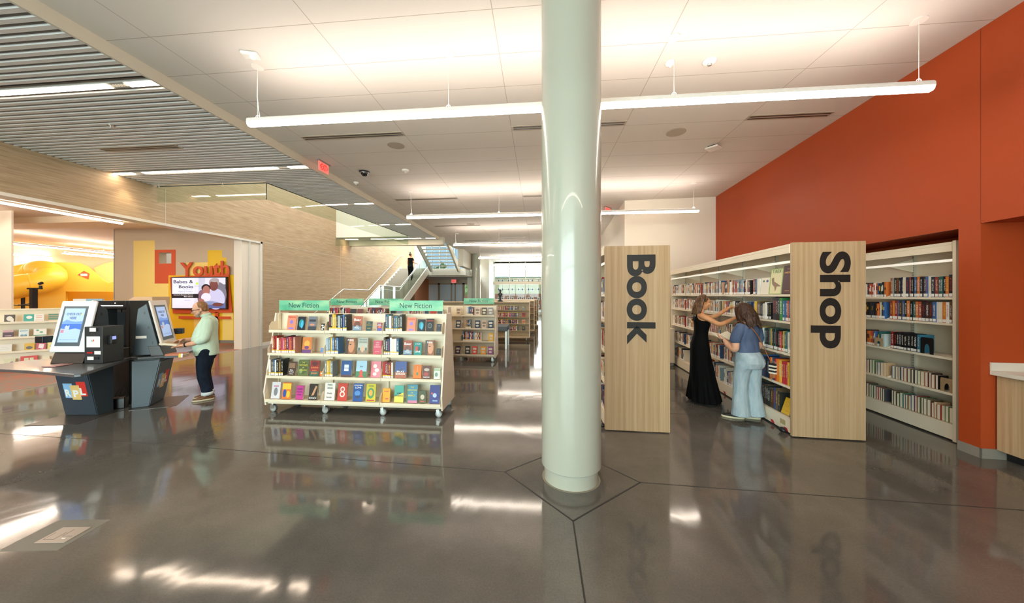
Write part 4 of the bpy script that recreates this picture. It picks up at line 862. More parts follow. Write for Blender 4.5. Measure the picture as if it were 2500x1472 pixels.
row(MR, RS, x0v, d1-.03, .03, SHR[4]+.001, '', '', PB, (.17, .2), (.03, .046), .13, fore=True, rnd=510, stuff=STUFF)
row(MR, RS, d1+.04, L_R-.01, .03, SHR[4], WR(4), GR, PB, (.17, .2), (.028, .05), .13, fore=True, rnd=511, frm='its divider')
for i in range(2):
    for lv in range(5): row(MR, RS, i*SW+.02, (i+1)*SW-.05, .03, SHR[lv]+.001, '', '', None, (.2, .24), (.02, .036), .15, lab='s', stuff=STUFF, rnd=600+lv*3+i)

# short shelf standing across the far end of the shop
t = thing('end_bookcase', 'low cream book truck at the far end of the Shop shelf', 'bookcase', S_far-SN*.42+SD*.12, RS)
b = MB(); b.box(0, .55, .0, .36, .08, .10); b.box(0, .55, .34, .36, .1, .86); b.box(0, .02, 0, .36, .1, .86); b.box(.53, .55, 0, .36, .1, .86); b.build('carcass', M_cream, t)
b = MB(); b.box(.02, .53, 0, .34, .48, .5); b.build('shelf', M_cream, t)
b = MB(); b.box(0, .55, 0, .36, .86, .88); b.build('top', M_cream, t)
for x in (.05, .5):
    for y in (.05, .31): b = MB(); b.tube([(x-.015, y, .04), (x+.015, y, .04)], .039, 12); b.tube([(x, y, .04), (x, y, .085)], .012, 8); b.build('caster', M_rubber, t)
for z in (.10, .50): row(frame(S_far-SN*.42+SD*.12, RS), RS, .03, .5, .03, z+.001, '', '', None, (.22, .26), (.03, .05), .18, stuff=STUFF, rnd=int(700+z*10))

# ================================================================== LOW BOOKCASES IN THE HALL
def low_case(x0, x1, y, label, nb=3, full=True, H=1.43):
    t = thing('low_bookcase', label, 'bookcase', (x0, y, 0), 0, 'low wooden bookcases deeper in the hall'); L = x1-x0; D = .6
    b = MB(); b.box(-.02, L+.02, -.02, D+.02, H-.03, H); b.build('top', mat('beige wood top', 'd9c19a', .45), t, bevel=.003)
    b = MB(); b.box(0, L, D/2-.01, D/2+.01, .14, H-.03); b.build('back_panel', mat('beige panel', 'cdb893', .5), t)
    for xx in (-.02, L): b = MB(); b.prism([(0, .13), (D, .13), (D-.05, H-.03), (.05, H-.03)], xx, xx+.02, axis='x'); b.build('side_panel', M_creamside, t)
    b = MB(); b.box(0, L, .02, D-.02, .12, .17); b.build('base', mat('beige panel', 'cdb893', .5), t)
    M0 = frame((x0, y, 0), 0)
    for k_, z in enumerate((.38, .63, .88, 1.13)):
        b = MB(); b.box(0, L, .02, D/2-.01, z-.018, z); b.build('shelf', mat('beige panel', 'cdb893', .5), t)
        if full:
            for i in range(nb):
                w_ = L/nb; xe = row(M0, 0, i*w_+.06, i*w_+.06+w_*.62, .06, z+.002, '', '', REDC+PB, (.13, .15), (.016, .026), .14, stuff=STUFF, rnd=800+k_*7+i)
                STUFF.append((M0, i*w_+.06, .075, z+.15, w_*.6, .12, .012, 'e8c43a', False, None))
                STUFF.append((M0, i*w_+w_*.78, .06, z+.002, .12, .02, .15, ['a23b36', '7f8a8f', '3a3a40', 'c9a27a'][(k_+i) % 4], False, None))
    for xx in (.1, L-.1):
        for yy in (.08, D-.08): b = MB(); b.tube([(xx-.015, yy, .05), (xx+.015, yy, .05)], .05, 12); b.tube([(xx, yy, .05), (xx, yy, .125)], .012, 8); b.build('caster', M_rubber, t)
    return t
low_case(-3.9, -.34, 12.45, 'low beige wooden bookcase with yellow shelf tags, closest of its row', 3)
low_case(-2.6, -.2, 14.9, 'second low bookcase behind the yellow tagged one', 2)
low_case(-2.6, -.1, 17.6, 'third low bookcase, only its pale end panel showing', 2)
low_case(-2.8, -.02, 20.4, 'fourth low bookcase, narrow pale strip beside the aisle', 2)
t = thing('grey_topped_bench', 'grey padded bench with pale legs in front of the low bookcases', 'bench', (-1.75, 10.55, 0))
b = MB(); b.box(0, .78, 0, .9, .55, .70); b.build('seat_pad', mat('slate upholstery', '5d6a74', .7), t, bevel=.015)
for x in (.02, .72):
    for y in (.02, .84): b = MB(); b.box(x, x+.05, y, y+.05, 0, .55); b.build('leg', M_steel, t)
b = MB(); b.lathe([(.12, 0), (.09, .04), (.04, .08), (.05, .2), (.09, .28), (.03, .34), (.05, .42), (.01, .46)], 14); tag(b.build('dark_figurine', M_dark, loc=(-1.42, 12.7, 1.43), smooth=True), 'small dark figurine standing on a low bookcase', 'figurine')

# ================================================================== STAIRS
M_stair = mat('stair concrete', 'a49d90', .6); M_string = mat('stringer paint', 'd9d3c4', .45); M_rail = mat('rail steel', 'dcd9d2', .25, metal=.6)
t = thing('staircase', 'wide staircase climbing along the timber wall with glass balustrade', 'stairs', (XW, 0, 0))
XR = 1.86
def steps(b, n, y0, z0, rise, tread, x0, x1, open_=False):
    for i in range(n):
        y = y0+i*tread; z = z0+(i+1)*rise
        if open_: b.box(x0, x1, y-.02 if tread > 0 else y+tread-.02, (y+tread+.02) if tread > 0 else y+.02, z-.05, z)
        else: b.box(x0, x1, y, y+tread, z-rise-.06, z)
b = MB(); steps(b, 6, 13.2, 0, .172, .307, .02, XR); b.build('lower_flight', M_stair, t)
b = MB(); b.box(.02, XR, 15.04, 17.42, .8, 1.032); b.build('half_landing', M_stair, t)
b = MB(); steps(b, 14, 17.42, 1.032, .17, .32, .06, XR); b.build('upper_flight', M_stair, t)
b = MB(); b.box(.02, 4.4, 21.9, 24.5, 2.98, 3.42); b.box(0, .02, 21.9, 21.95, 2.9, 3.42); b.build('top_landing', M_string, t)
b = MB(); b.prism([(13.1, 0), (15.0, .98), (17.4, .98), (21.9, 3.36), (21.9, 3.62), (17.3, 1.22), (15.1, 1.22), (13.0, .12)], XR, XR+.07, axis='x'); b.prism([(17.4, .8), (21.9, 3.1), (21.9, 3.36), (17.4, .98)], XR-.25, XR+.07, axis='x'); b.build('stringer', M_string, t)
b = MB(); b.prism([(13.1, 0), (15.0, .98), (17.4, .98), (21.9, 3.36), (21.9, 3.62), (17.3, 1.22), (15.1, 1.22), (13.0, .12)], .015, .05, axis='x'); b.build('stringer', M_string, t)
b = MB(); b.tube([(.1, 12.9, .9), (.1, 15.04, 1.95), (.1, 17.42, 1.94), (.1, 21.6, 4.26), (.1, 22.1, 4.26)], .022, 8)
for y, z in ((13.6, 1.2), (15.5, 1.91), (16.9, 1.91), (18.6, 2.56), (20.4, 3.56)): b.tube([(.1, y, z), (.03, y, z-.03)], .01, 6)
b.build('wall_handrail', M_rail, t, smooth=True)
b = MB(); xr = XR+.0; b.tube([(xr, 12.9, 1.0), (xr, 15.04, 2.12), (xr, 17.42, 2.1), (xr, 21.9, 4.46)], .024, 8); b.tube([(xr-.08, 13.1, .92), (xr-.08, 15.04, 1.94), (xr-.08, 17.42, 1.9), (xr-.08, 21.9, 4.3)], .018, 8)
for y, z in ((15.1, 1.24), (16.2, 1.24), (17.3, 1.24), (18.8, 2.0), (20.3, 2.8)): b.tube([(xr, y, z-.05), (xr, y, z+.84)], .012, 6)
b.build('glass_rail', M_rail, t, smooth=True)
for a in [[(13.1, .1), (15.0, 1.22), (15.0, 2.1), (13.1, 1.08)], [(15.05, 1.22), (17.35, 1.22), (17.35, 2.08), (15.05, 2.1)], [(17.45, 1.3), (19.6, 2.42), (19.6, 3.22), (17.45, 2.1)], [(19.65, 2.45), (21.85, 3.6), (21.85, 4.4), (19.65, 3.25)]]:
    b = MB(); b.prism(a, xr+.03, xr+.04, axis='x'); b.build('glass_panel', M_glass, t)
# open-riser return flight overhead
t = thing('upper_stair_flight', 'open riser stair flight with pale stringers seen under the ceiling beside the far column', 'stairs', (0, 0, 0))
b = MB(); 
b.prism([(21.88, 3.46), (21.88, 3.2), (21.6, 3.2), (15.9, 6.2), (15.9, 6.5)], -7.0, -6.92, axis='x'); b.build('stringer', mat('grey green stringer', 'aaa998', .5), t)
b = MB(); b.prism([(21.88, 3.5), (21.88, 3.2), (21.6, 3.2), (15.9, 6.2), (15.9, 6.6)], -5.2, -5.1, axis='x'); b.build('stringer', M_string, t)
for i in range(16):
    y = 21.75-i*.32; z = 3.42+(i+1)*.17; b = MB(); b.box(-6.92, -5.2, y-.3, y, z-.045, z); b.build('tread', mat('tread', 'c9c6b8', .5), t)

# ================================================================== OUTSIDE
b = MB(); b.box(-160, 160, 28.4, 300, -3.3, -3.2); b.box(-60, 60, 28.4, 40, -.25, -.15); struct(b.build('ground', mat('outdoor paving', 'b9b6ab', .8)))
t = thing('apartment_building', 'long apartment building outside, cream above and brick below', 'building', (-30, 118, -3.2))
b = MB(); b.box(0, 60, 0, 12, 5.4, 10.9); b.build('upper_wall', mat('cream siding', 'b5ae88', .8), t); b = MB(); b.box(0, 60, 0, 12, 0, 5.4); b.build('brick_wall', mat('red brick', '8e5f4a', .9), t)
b = MB(); b.box(-.5, 60.5, -.5, 12.5, 10.9, 11.3); b.build('roof', mat('grey green roof', '9aa79a', .7), t)
gl = mat('dark window glass', '4a4f52', .3); wf = mat('white window frame', 'e9e7df', .6)
for z in (.6, 3.2, 6.4, 9.4):
    for i in range(10):
        b = MB(); x = 9+i*3.45
        for dx in (0, 1.3): b.box(x+dx, x+dx+.75, -.06, .0, z, z+1.0, 0); b.box(x+dx+.1, x+dx+.65, -.08, -.05, z+.1, z+.9, 1)
        b.build('window', [wf, gl], t)
b = MB(); b.box(31, 33, -.6, 0, 0, 11.2); b.build('brick_pilaster', mat('red brick', '8e5f4a', .9), t)
def leafy(loc, r_, h_, label, seed):
    t = thing('tree', label, 'tree', loc); b = MB(); b.tube([(0, 0, 0), (.05, 0, h_*.6)], [.12, .06], 7); b.build('trunk', mat('bark', '6a5a48', .9), t)
    R = random.Random(seed); b = MB()
    for i in range(260):
        a = R.uniform(0, 2*pi); e = R.uniform(-1, 1); q = r_*R.uniform(.55, 1); c_ = Vector((q*cos(a)*sqrt(1-e*e), q*sin(a)*sqrt(1-e*e), h_*.62+q*e*1.1)); s_ = r_*.16
        u = Vector((R.uniform(-1, 1), R.uniform(-1, 1), R.uniform(-1, 1))).normalized(); v_ = u.orthogonal().normalized()
        b.add([tuple(c_-u*s_), tuple(c_+v_*s_*.6), tuple(c_+u*s_), tuple(c_-v_*s_*.6)], [(0, 1, 2, 3)])
    b.build('foliage', mat('leaf green', '8fae5a', .7), t)
leafy((-9.6, 33, -.15), 1.9, 4.6, 'pale green tree outside behind the stair glass', 3); leafy((-6.2, 35, -.15), 1.7, 4.0, 'green tree outside the entrance doors', 5); leafy((-14.2, 36, -.15), 2.0, 5.2, 'larger green tree outside behind the landing', 8)
t = thing('parked_car', 'grey car parked outside the glass doors', 'car', (-6.2, 31, -.15)); b = MB(); b.prism([(0, .25), (0, .7), (.9, .85), (1.5, 1.35), (2.9, 1.38), (3.7, .9), (4.3, .8), (4.3, .25)], 0, 1.7, axis='y'); b.build('car_body', mat('car paint', '5f6d78', .25, coat=.5), t, bevel=.05)
b = MB(); b.prism([(1.02, .88), (1.55, 1.3), (2.85, 1.32), (3.5, .92)], -.01, 1.71, axis='y'); b.build('car_glass', gl, t)
for x in (.85, 3.4): b = MB(); b.tube([(x, -.02, .3), (x, 1.72, .3)], .3, 18); b.build('wheel', M_black, t)
flush_stuff('rows of small book spines on the farther shelves and low bookcases')

# ================================================================== SELF CHECK KIOSKS
KY = radians(5.6)
M_kpanel = mat('kiosk white bezel', 'eef1f2', .3); M_kbeige = mat('kiosk pale bezel', 'e8dcd4', .35)
def disp(name, col, e=.75): return mat('display '+name, col, .3, emit=e*.42)
def screen_M(x0, z0, z1, y0, y1):
    """matrix of the tilted screen plane: x right, y up along the panel, z out; unit metres"""
    t_ = atan2(y1-y0, z1-z0); L = sqrt((y1-y0)**2+(z1-z0)**2)
    return Matrix.Translation((x0, y0, z0)) @ Matrix.Rotation(pi/2-t_, 4, 'X'), L
def kiosk(loc, rz, label, counter, bez, mirror=1):
    t = thing('self_checkout_kiosk', label, 'checkout kiosk', loc, rz, None)
    b = MB(); b.hexa([(-.225, 0, 0), (.225, 0, 0), (.225, .19, 0), (-.225, .19, 0)], [(-.225, -.125, .69), (.225, -.125, .69), (.225, .19, .69), (-.225, .19, .69)]); b.build('pedestal', M_darkpanel, t, bevel=.004)
    b = MB(); b.hexa([(-.15, .0, .005), (.17, .0, .005), (.17, -.004, .005), (-.15, -.004, .005)], [(-.22, -.118, .655), (.22, -.118, .655), (.22, -.126, .655), (-.22, -.126, .655)]) if False else b.hexa([(-.218, -.008, .01), (.218, -.008, .01), (.218, .0, .01), (-.218, .0, .01)], [(-.218, -.13, .66), (.218, -.13, .66), (.218, -.12, .66), (-.218, -.12, .66)]); fp = b.build('front_panel', mat('front panel slate', '333e4a', .35), t)
    M, L = screen_M(-.218, .01, .66, -.0085, -.1305)
    cols = [('8fbce6', .04, .36, .20, .375, 'R'), ('e0362c', .245, .385, .21, .39, 'L'), ('ecc27a', .13, .27, .17, .36, 'P')]
    lx = .07; b = MB()
    for i, (c_, _, _, _, _, ch) in enumerate(cols):
        x0 = lx+[0, .185, .0925][i]; y0 = .25+[0, .025, -.025][i]; b.T = M; b.prism([(x0+.0, y0+.21), (x0+.125, y0+.21), (x0+.125+.0, y0), (x0+.0, y0)][::-1], .0005+.0005*i, .001+.0005*i, i)
    b.build('logo_blocks', [mat('ink '+c[0], c[0], .5) for c in cols], fp)
    b = MB()
    for i, ch in enumerate('RLP'):
        x0 = lx+[.012, .215, .118][i]; y0 = .25+[.02, .04, .01][i]; put_text(b, ch, M @ Matrix.Translation((x0, y0, .0022)), .075, .105, .0005, .045)
    b.build('logo_lettering', M_sticker, fp)
    # upper housing
    b = MB(); b.hexa([(-.21, -.13, .77), (.21, -.13, .77), (.21, .19, .77), (-.21, .19, .77)], [(-.21, .03, 1.54), (.21, .03, 1.54), (.21, .13, 1.46), (-.21, .13, 1.46)])
    b.build('housing', M_darkpanel, t, bevel=.006)
    b = MB()
    for sx_ in (-.2115, .2095):
        for z in (.95, 1.18, 1.4): y = -.13+(z-.77)*.2; b.box(sx_, sx_+.002, y+.05, y+.065, z-.02, z+.02)
    b.build('latches', M_black, t)
    M, L = screen_M(-.24, .895, 1.58, -.135, .005)
    b = MB(); b.T = M; b.box(0, .48, 0, L, 0, .03); bz = b.build('screen_bezel', bez, t, bevel=.012)
    b = MB(); b.T = M; b.box(.057, .39, .08, L*.893, .03, .034); b.build('monitor_frame', mat('monitor frame', '55616a', .35), t)
    b = MB(); b.T = M; b.box(.085, .36, .13, L*.85, .034, .0355, 0); b.box(.085, .36, .30, .41, .0355, .0358, 1); b.prism([(.085, .40), (.14, .44), (.2, .42), (.27, .41), (.36, .42), (.36, .38), (.085, .38)], .0356, .0359, 2)
    b.prism([(.085, .32), (.2, .30), (.28, .32), (.36, .30), (.36, .26), (.085, .26)], .0358, .0361, 0)
    b.box(.14, .20, .26, .35, .0361, .0364, 3); b.prism([(.15, .35), (.155, .37), (.165, .35)], .0361, .0364, 3); b.prism([(.185, .35), (.19, .37), (.2, .35)], .0361, .0364, 3); b.box(.095, .135, .26, .30, .0361, .0364, 4); b.box(.31, .34, .50, .53, .0356, .036, 5)
    sc_ = b.build('display', [disp('sky', '9fb8e6'), disp('sea', '3f6cc0'), disp('hill', '6d93d8'), disp('figure', 'a9b7c9'), disp('accent', 'b8788a'), disp('sun', 'b9c48a')], t)
    b = MB(); put_text(b, 'CHECK OUT', M @ Matrix.Translation((.12, .50, .0357)), .205, .034, .0004, .015); put_text(b, 'HERE', M @ Matrix.Translation((.175, .445, .0357)), .09, .034, .0004, .015); put_text(b, 'Please scan your library card to begin', M @ Matrix.Translation((.11, .165, .0357)), .22, .008, .0004)
    b.build('display_lettering', mat('display ink', '2c4a8a', .5, emit=.05), sc_)
    b = MB(); b.hexa([(-.215, -.17, .75), (.215, -.17, .75), (.215, -.02, .75), (-.215, -.02, .75)], [(-.215, -.12, .90), (.215, -.12, .90), (.215, .02, .90), (-.215, .02, .90)]); b.build('printer_bay', mat('bronze black', '2b2521', .35), t, bevel=.004)
    b = MB(); b.prism(counter, .712, .75); b.build('counter', mat('counter charcoal', '4a4d50', .28, coat=.3), t, bevel=.008)
    b = MB(); b.box(-.2, .2, -.12, .17, .685, .705); b.build('counter_mount', M_black, t)
    b = MB(); b.box(mirror*.30-.055, mirror*.30+.055, -.22, -.11, 1.03, 1.12); b.box(mirror*.24-.03, mirror*.24+.03, -.12, -.06, 1.05, 1.09); b.build('barcode_scanner', M_black, t, bevel=.008)
    return t
K1 = (-6.32, 4.16, 0)
k1 = kiosk(K1, KY, 'charcoal checkout kiosk with a white framed screen facing the camera', [(-.85, -.42), (.08, -.59), (.63, -.73), (.9, -.80), (.95, -.77), (.49, .07), (.38, .27), (-.3, .27), (-.85, .1)], M_kpanel, -1)
K2 = (-5.924, 4.776, 0)
k2 = kiosk(K2, radians(120), 'charcoal checkout kiosk seen from its side, the man using it', [(-.25, .16), (-.28, .1), (-.2, -.26), (-.05, -.34), (.35, -.36), (.80, -.26), (.86, -.18), (.4, .22), (-.2, .24)], M_kbeige, 1)
b = MB(); b.box(-.228, -.2255, -.02, .15, 1.0, 1.04) if False else b.box(-.2125, -.2105, .03, .15, 1.02, 1.06); b.build('asset_label', M_sticker, k2)
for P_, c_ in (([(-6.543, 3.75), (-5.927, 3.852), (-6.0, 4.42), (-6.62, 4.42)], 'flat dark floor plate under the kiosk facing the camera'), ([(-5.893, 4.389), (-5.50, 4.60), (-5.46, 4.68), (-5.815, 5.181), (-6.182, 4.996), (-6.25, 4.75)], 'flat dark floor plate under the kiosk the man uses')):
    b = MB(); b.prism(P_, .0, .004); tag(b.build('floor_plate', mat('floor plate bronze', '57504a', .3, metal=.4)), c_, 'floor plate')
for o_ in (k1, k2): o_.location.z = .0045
# payment box, counter things
Mk = frame(K1, KY)
t = thing('payment_box', 'black coin and card payment box with white stickers on the kiosk counter', 'payment terminal', Mk @ Vector((.246, -.17, .758)), KY)
b = MB(); b.box(0, .24, 0, .26, 0, .49); b.build('housing', mat('payment charcoal', '2f3235', .38), t, bevel=.004)
b = MB(); b.box(.07, .155, -.0015, -.0003, .425, .475); b.build('sticker', M_sticker, t); b = MB(); b.box(.03, .21, -.0015, -.0003, .215, .36); stk = b.build('logo_sticker', M_sticker, t)
b = MB(); b.box(.095, .108, -.002, -.0015, .29, .315, 0); b.box(.108, .12, -.0022, -.0015, .285, .31, 1); b.box(.12, .132, -.002, -.0015, .295, .32, 2); b.build('logo_blocks', [mat('ink 8fbce6', '8fbce6', .5), mat('ink ecc27a', 'ecc27a', .5), mat('ink e0362c', 'e0362c', .5)], stk)
for x0, x1, z0, z1 in ((.135, .22, .12, .165), (.04, .125, .045, .09)): b = MB(); b.box(x0, x1, -.0015, -.0003, z0, z1); b.build('sticker', M_sticker, t)
b = MB(); b.box(.17, .185, -.006, -.0003, .43, .47); b.box(.14, .2, -.008, -.0003, .055, .085); b.build('slot', M_black, t)
b = MB(); b.box(.04, .115, -.006, -.0003, .132, .15); b.build('coin_slot', mat('red slot', 'b81f1a', .3, emit=.1), t)
t2 = thing('card_reader', 'small card reader with a lit screen on the side of the payment box', 'card reader', Mk @ Vector((.246+.2412, -.11, .758+.25)), KY)
b = MB(); b.box(0, .05, 0, .07, 0, .12); b.build('reader_body', M_black, t2, bevel=.006); b = MB(); b.box(.0505, .052, .012, .058, .06, .105); b.build('reader_screen', disp('reader', '8f9ae0', 1.2), t2)
b = MB(); b.box(-.02, .16, -.40, -.22, .7562, .766); o = b.build('scan_pad', mat('scan pad rose', 'b98a86', .4), bevel=.004); o.matrix_world = Mk; tag(o, 'pinkish scan pad lying on the kiosk counter', 'scan pad')
# tall black tower between the kiosks
t = thing('tall_cabinet', 'tall black cabinet with a lit top bar standing between the two kiosks', 'cabinet', (-6.31-.56*cos(KY), 4.71-.56*sin(KY), 0), KY)
b = MB(); b.box(0, .56, 0, .02, 0, .62) if False else None
b.box(0, .56, .0, .33, .0, .86); b.box(0, .06, 0, .33, .86, 1.585); b.box(.50, .56, 0, .33, .86, 1.585); b.box(.06, .50, .22, .33, .86, 1.585); b.box(.06, .50, 0, .22, 1.46, 1.585); b.build('cabinet_body', mat('tower black', '1b1d1f', .35), t, bevel=.006)
b = MB(); b.prism([(.06, 0), (.12, .218), (.06, .218)], .862, 1.458); b.prism([(.50, 0), (.50, .218), (.44, .218)], .862, 1.458); b.build('niche_cheek', mat('niche slate', '3a3f42', .4), t)
b = MB(); b.box(.12, .46, -.003, .0, 1.50, 1.515); b.build('light_bar', disp('bar', 'ffffff', 2.0), t)
b = MB(); b.tube([(.34, -.003, 1.548), (.34, .0, 1.548)], .008, 14); b.build('indicator_lamp', disp('bar', 'ffffff', 2.0), t)
b = MB()
for i in range(4): b.box(.14+i*.08, .20+i*.08, .205, .2195, 1.40, 1.44)
b.build('vent_window', mat('vent brown', '4a3a34', .4), t)
# power box with cables
t = thing('battery_backup', 'black battery backup box with cables on the floor between the kiosks', 'power supply', (-6.20, 4.49, 0), .6)
b = MB(); b.box(-.09, .09, -.07, .07, 0.001, .15); b.build('box', mat('ups black', '121214', .3), t, bevel=.008); b = MB(); b.box(-.075, -.01, -.05, .05, .1505, .156); b.box(.01, .075, -.05, .05, .1505, .156); b.build('socket_panel', mat('ups brown', '6a5648', .4), t)
b = MB()
for a, c_, h_ in ((-.05, .05, .28), (.0, .07, .32), (.02, .08, .24)):
    pts = [(a+(c_-a)*q/14*1.4, .03+.05*q/14, .155+(h_-.155)*sin(pi*min(q/11, 1))*(1 if q < 8 else .9)-(.15*max(0, q-10)/4 if q > 10 else 0)) for q in range(15)]; pts[-1] = (pts[-1][0], pts[-1][1], .012); b.tube(pts, .004, 6)
b.build('cable', M_black, t, smooth=True)
b = MB(); b.tube([(-5.98, 4.50, .008), (-6.02, 4.6, .008), (-6.14, 4.66, .008), (-6.1, 4.72, .008), (-6.2, 4.9, .008)], .005, 6); tag(b.build('floor_cable', mat('cable grey', '4a4a52', .5), smooth=True), 'thin cables trailing on the floor beside the battery box', 'cable')
# floor box
t = thing('floor_outlet_cover', 'square metal floor outlet cover set into the concrete', 'floor outlet', (-3.36, 1.985, 0), .12)
b = MB(); b.box(-.16, .22, -.07, .24, 0, .0008); b.build('grout_patch', mat('grout grey', '6f6b62', .5), t); b = MB(); b.box(-.02, .18, 0, .155, .0008, .004); b.build('cover_plate', mat('plate pinkish steel', 'b3a79b', .35, metal=.5), t, bevel=.001)
b = MB(); b.box(0, .07, .03, .032, .004, .0045); b.box(0, .002, .03, .1, .004, .0045); b.box(.07, .072, .03, .1, .004, .0045); b.box(.09, .16, .06, .062, .004, .0045); b.box(.09, .092, .06, .13, .004, .0045); b.build('seam', M_joint, t); b = MB(); b.box(.115, .14, .035, .042, .004, .0055); b.build('latch', M_sticker, t)

# ================================================================== YOUTH SIGN AND SCREEN
t = thing('youth_sign', 'orange cut-out screen stand with the word Youth on the yellow wall', 'sign', (0, WY-.07, 0))
pz = lambda x, y: (onY(x, y, WY).x, onY(x, y, WY).z)
b = MB(); b.prism([pz(419, 677), pz(562, 668), pz(571, 763), pz(427, 765)][::-1], 0, .02, axis='y'); b.box(pz(529, 0)[0], pz(537, 0)[0], 0, .02, pz(0, 838)[1]+.06, pz(530, 762)[1]); b.box(pz(441, 0)[0], pz(566, 0)[0], 0, .02, pz(500, 778)[1], pz(500, 772)[1]); b.build('sign_board', P_O, t)
b = MB(); x0, z0 = pz(446, 674); x1, z1 = pz(565, 672); M = facing((x0, -.0, z0-.03), 0) @ Matrix.Rotation(.03, 4, 'Z'); put_text(b, 'Youth', M, x1-x0, .50, .02, .02); b.build('lettering', P_O, t)
t = thing('wall_display', 'wall screen showing Babes & Books inside the orange stand', 'screen', (-12.80, WY-.16, 1.19))
b = MB(); b.box(0, 2.10, 0, .085, 0, 1.12); b.build('screen_frame', mat('tv bezel', '2a2023', .3), t, bevel=.006)
W_, H_ = 2.04, 1.06
b = MB(); e = [0]
def q(x0, x1, z0, z1, mi): b.box(.03+x0*W_, .03+x1*W_, -.002-e[0], -.0015-e[0], .03+z0*H_, .03+z1*H_, mi); e[0] += .0002
def el(cx_, cz, rx, rz_, mi): b.prism([(.03+cx_*W_+rx*W_*cos(a*pi/12), .03+cz*H_+rz_*H_*sin(a*pi/12)) for a in range(24)], -.002-e[0], -.0015-e[0], mi, 'y'); e[0] += .0002
q(0, 1, 0, 1, 0); q(.42, 1, 0, 1, 1); q(.50, .62, .35, 1, 2); q(.84, 1, .0, .78, 3); el(.88, .45, .14, .4, 3); el(.82, .3, .17, .34, 4); el(.62, .3, .12, .28, 4); el(.56, .35, .08, .25, 5)
el(.79, .84, .095, .15, 6); el(.785, .74, .08, .17, 7); el(.80, .92, .08, .07, 6); el(.64, .66, .085, .13, 8); el(.645, .58, .07, .16, 9); el(.64, .36, .09, .14, 10); q(.52, .99, 0, .16, 11); el(.72, .17, .16, .06, 12); el(.55, .24, .06, .07, 9); el(.86, .12, .1, .06, 7)
q(.0, .50, .335, .47, 13); q(.455, .495, .77, .84, 14); q(.42, .58, .725, .73, 3)
ds = b.build('display', [disp('w', 'd9dcf0', .9), disp('x1', 'cfd2e6', .8), disp('x2', 'b9c0dc', .7), disp('x3', '77788e', .5), disp('x4', 'b9bce0', .8), disp('x5', '8a6a80', .4), disp('x6', 'a5a0aa', .5), disp('x7', '7d4a4a', .35), disp('x8', '241f2c', .2), disp('x9', 'a8736e', .45), disp('xa', 'd5d5ec', .85), disp('xb', '5a6aa8', .5), disp('xc', '8a9ac8', .6), disp('xd', '26242e', .2), disp('xe', 'b9e83a', .8)], t)
b = MB(); T2 = lambda s_, x0, z0, w_, h_, mi=0: put_text(b, s_, facing((.03+x0*W_, -.006, .03+z0*H_), 0), w_*W_, h_*H_, .001, .012, mi)
T2('Babes &', .03, .82, .37, .105); T2('Books', .13, .655, .275, .10); T2('Storytime for', .21, .60, .19, .04, 1); T2('Babes & Toddlers', .13, .525, .27, .04, 1); T2('Activity & Storytime Rooms', .03, .41, .37, .042, 2); T2('Main Library', .23, .355, .17, .042, 2); T2('and more', .24, .25, .11, .03, 1)
b.build('display_lettering', [disp('navy', '20233c', .05), disp('greytext', 'a9a9c0', .5), disp('whitetext', 'ffffff', .7)], ds)

# ================================================================== PICTURE BOOK SHELF (angled, beyond the kiosks)
PA = atan2(.725, .689); P0 = Vector((-11.672, 6.344, 0)); PD = Vector((.689, .725, 0)); MPb = frame(P0, PA)
t = thing('picture_book_shelf', 'cream display shelf of face-out picture books on the youth carpet', 'bookshelf', P0, PA)
PL = [1.07, .736, .423, .10]
b = MB(); b.prism([(.02, .04), (.22, 1.34), (.34, 1.34), (.54, .04)], -1.6, 1.9, axis='x'); b.build('back_panel', M_cream, t)
b = MB(); b.box(-1.6, 1.9, .16, .40, 1.34, 1.36); b.build('top', M_cream, t); b = MB(); b.box(-1.6, 1.9, .1, .46, 0.0065, .04); b.build('base', M_cream, t)
for i, z in enumerate(PL):
    b = MB(); y = -.02-.05*i*0; b.box(-1.6, 1.9, -.06, .2, z-.02, z); b.box(-1.6, 1.9, -.065, -.055, z-.025, z+.02); b.build('shelf', M_cream, t)
for xx in (-1.6, 1.88): b = MB(); b.box(xx, xx+.012, -.06, .5, .04, 1.34); b.build('divider', M_creamside, t)
def plx(px): p = onP(px, 800, P0, PD); return (p-P0).dot(PD)
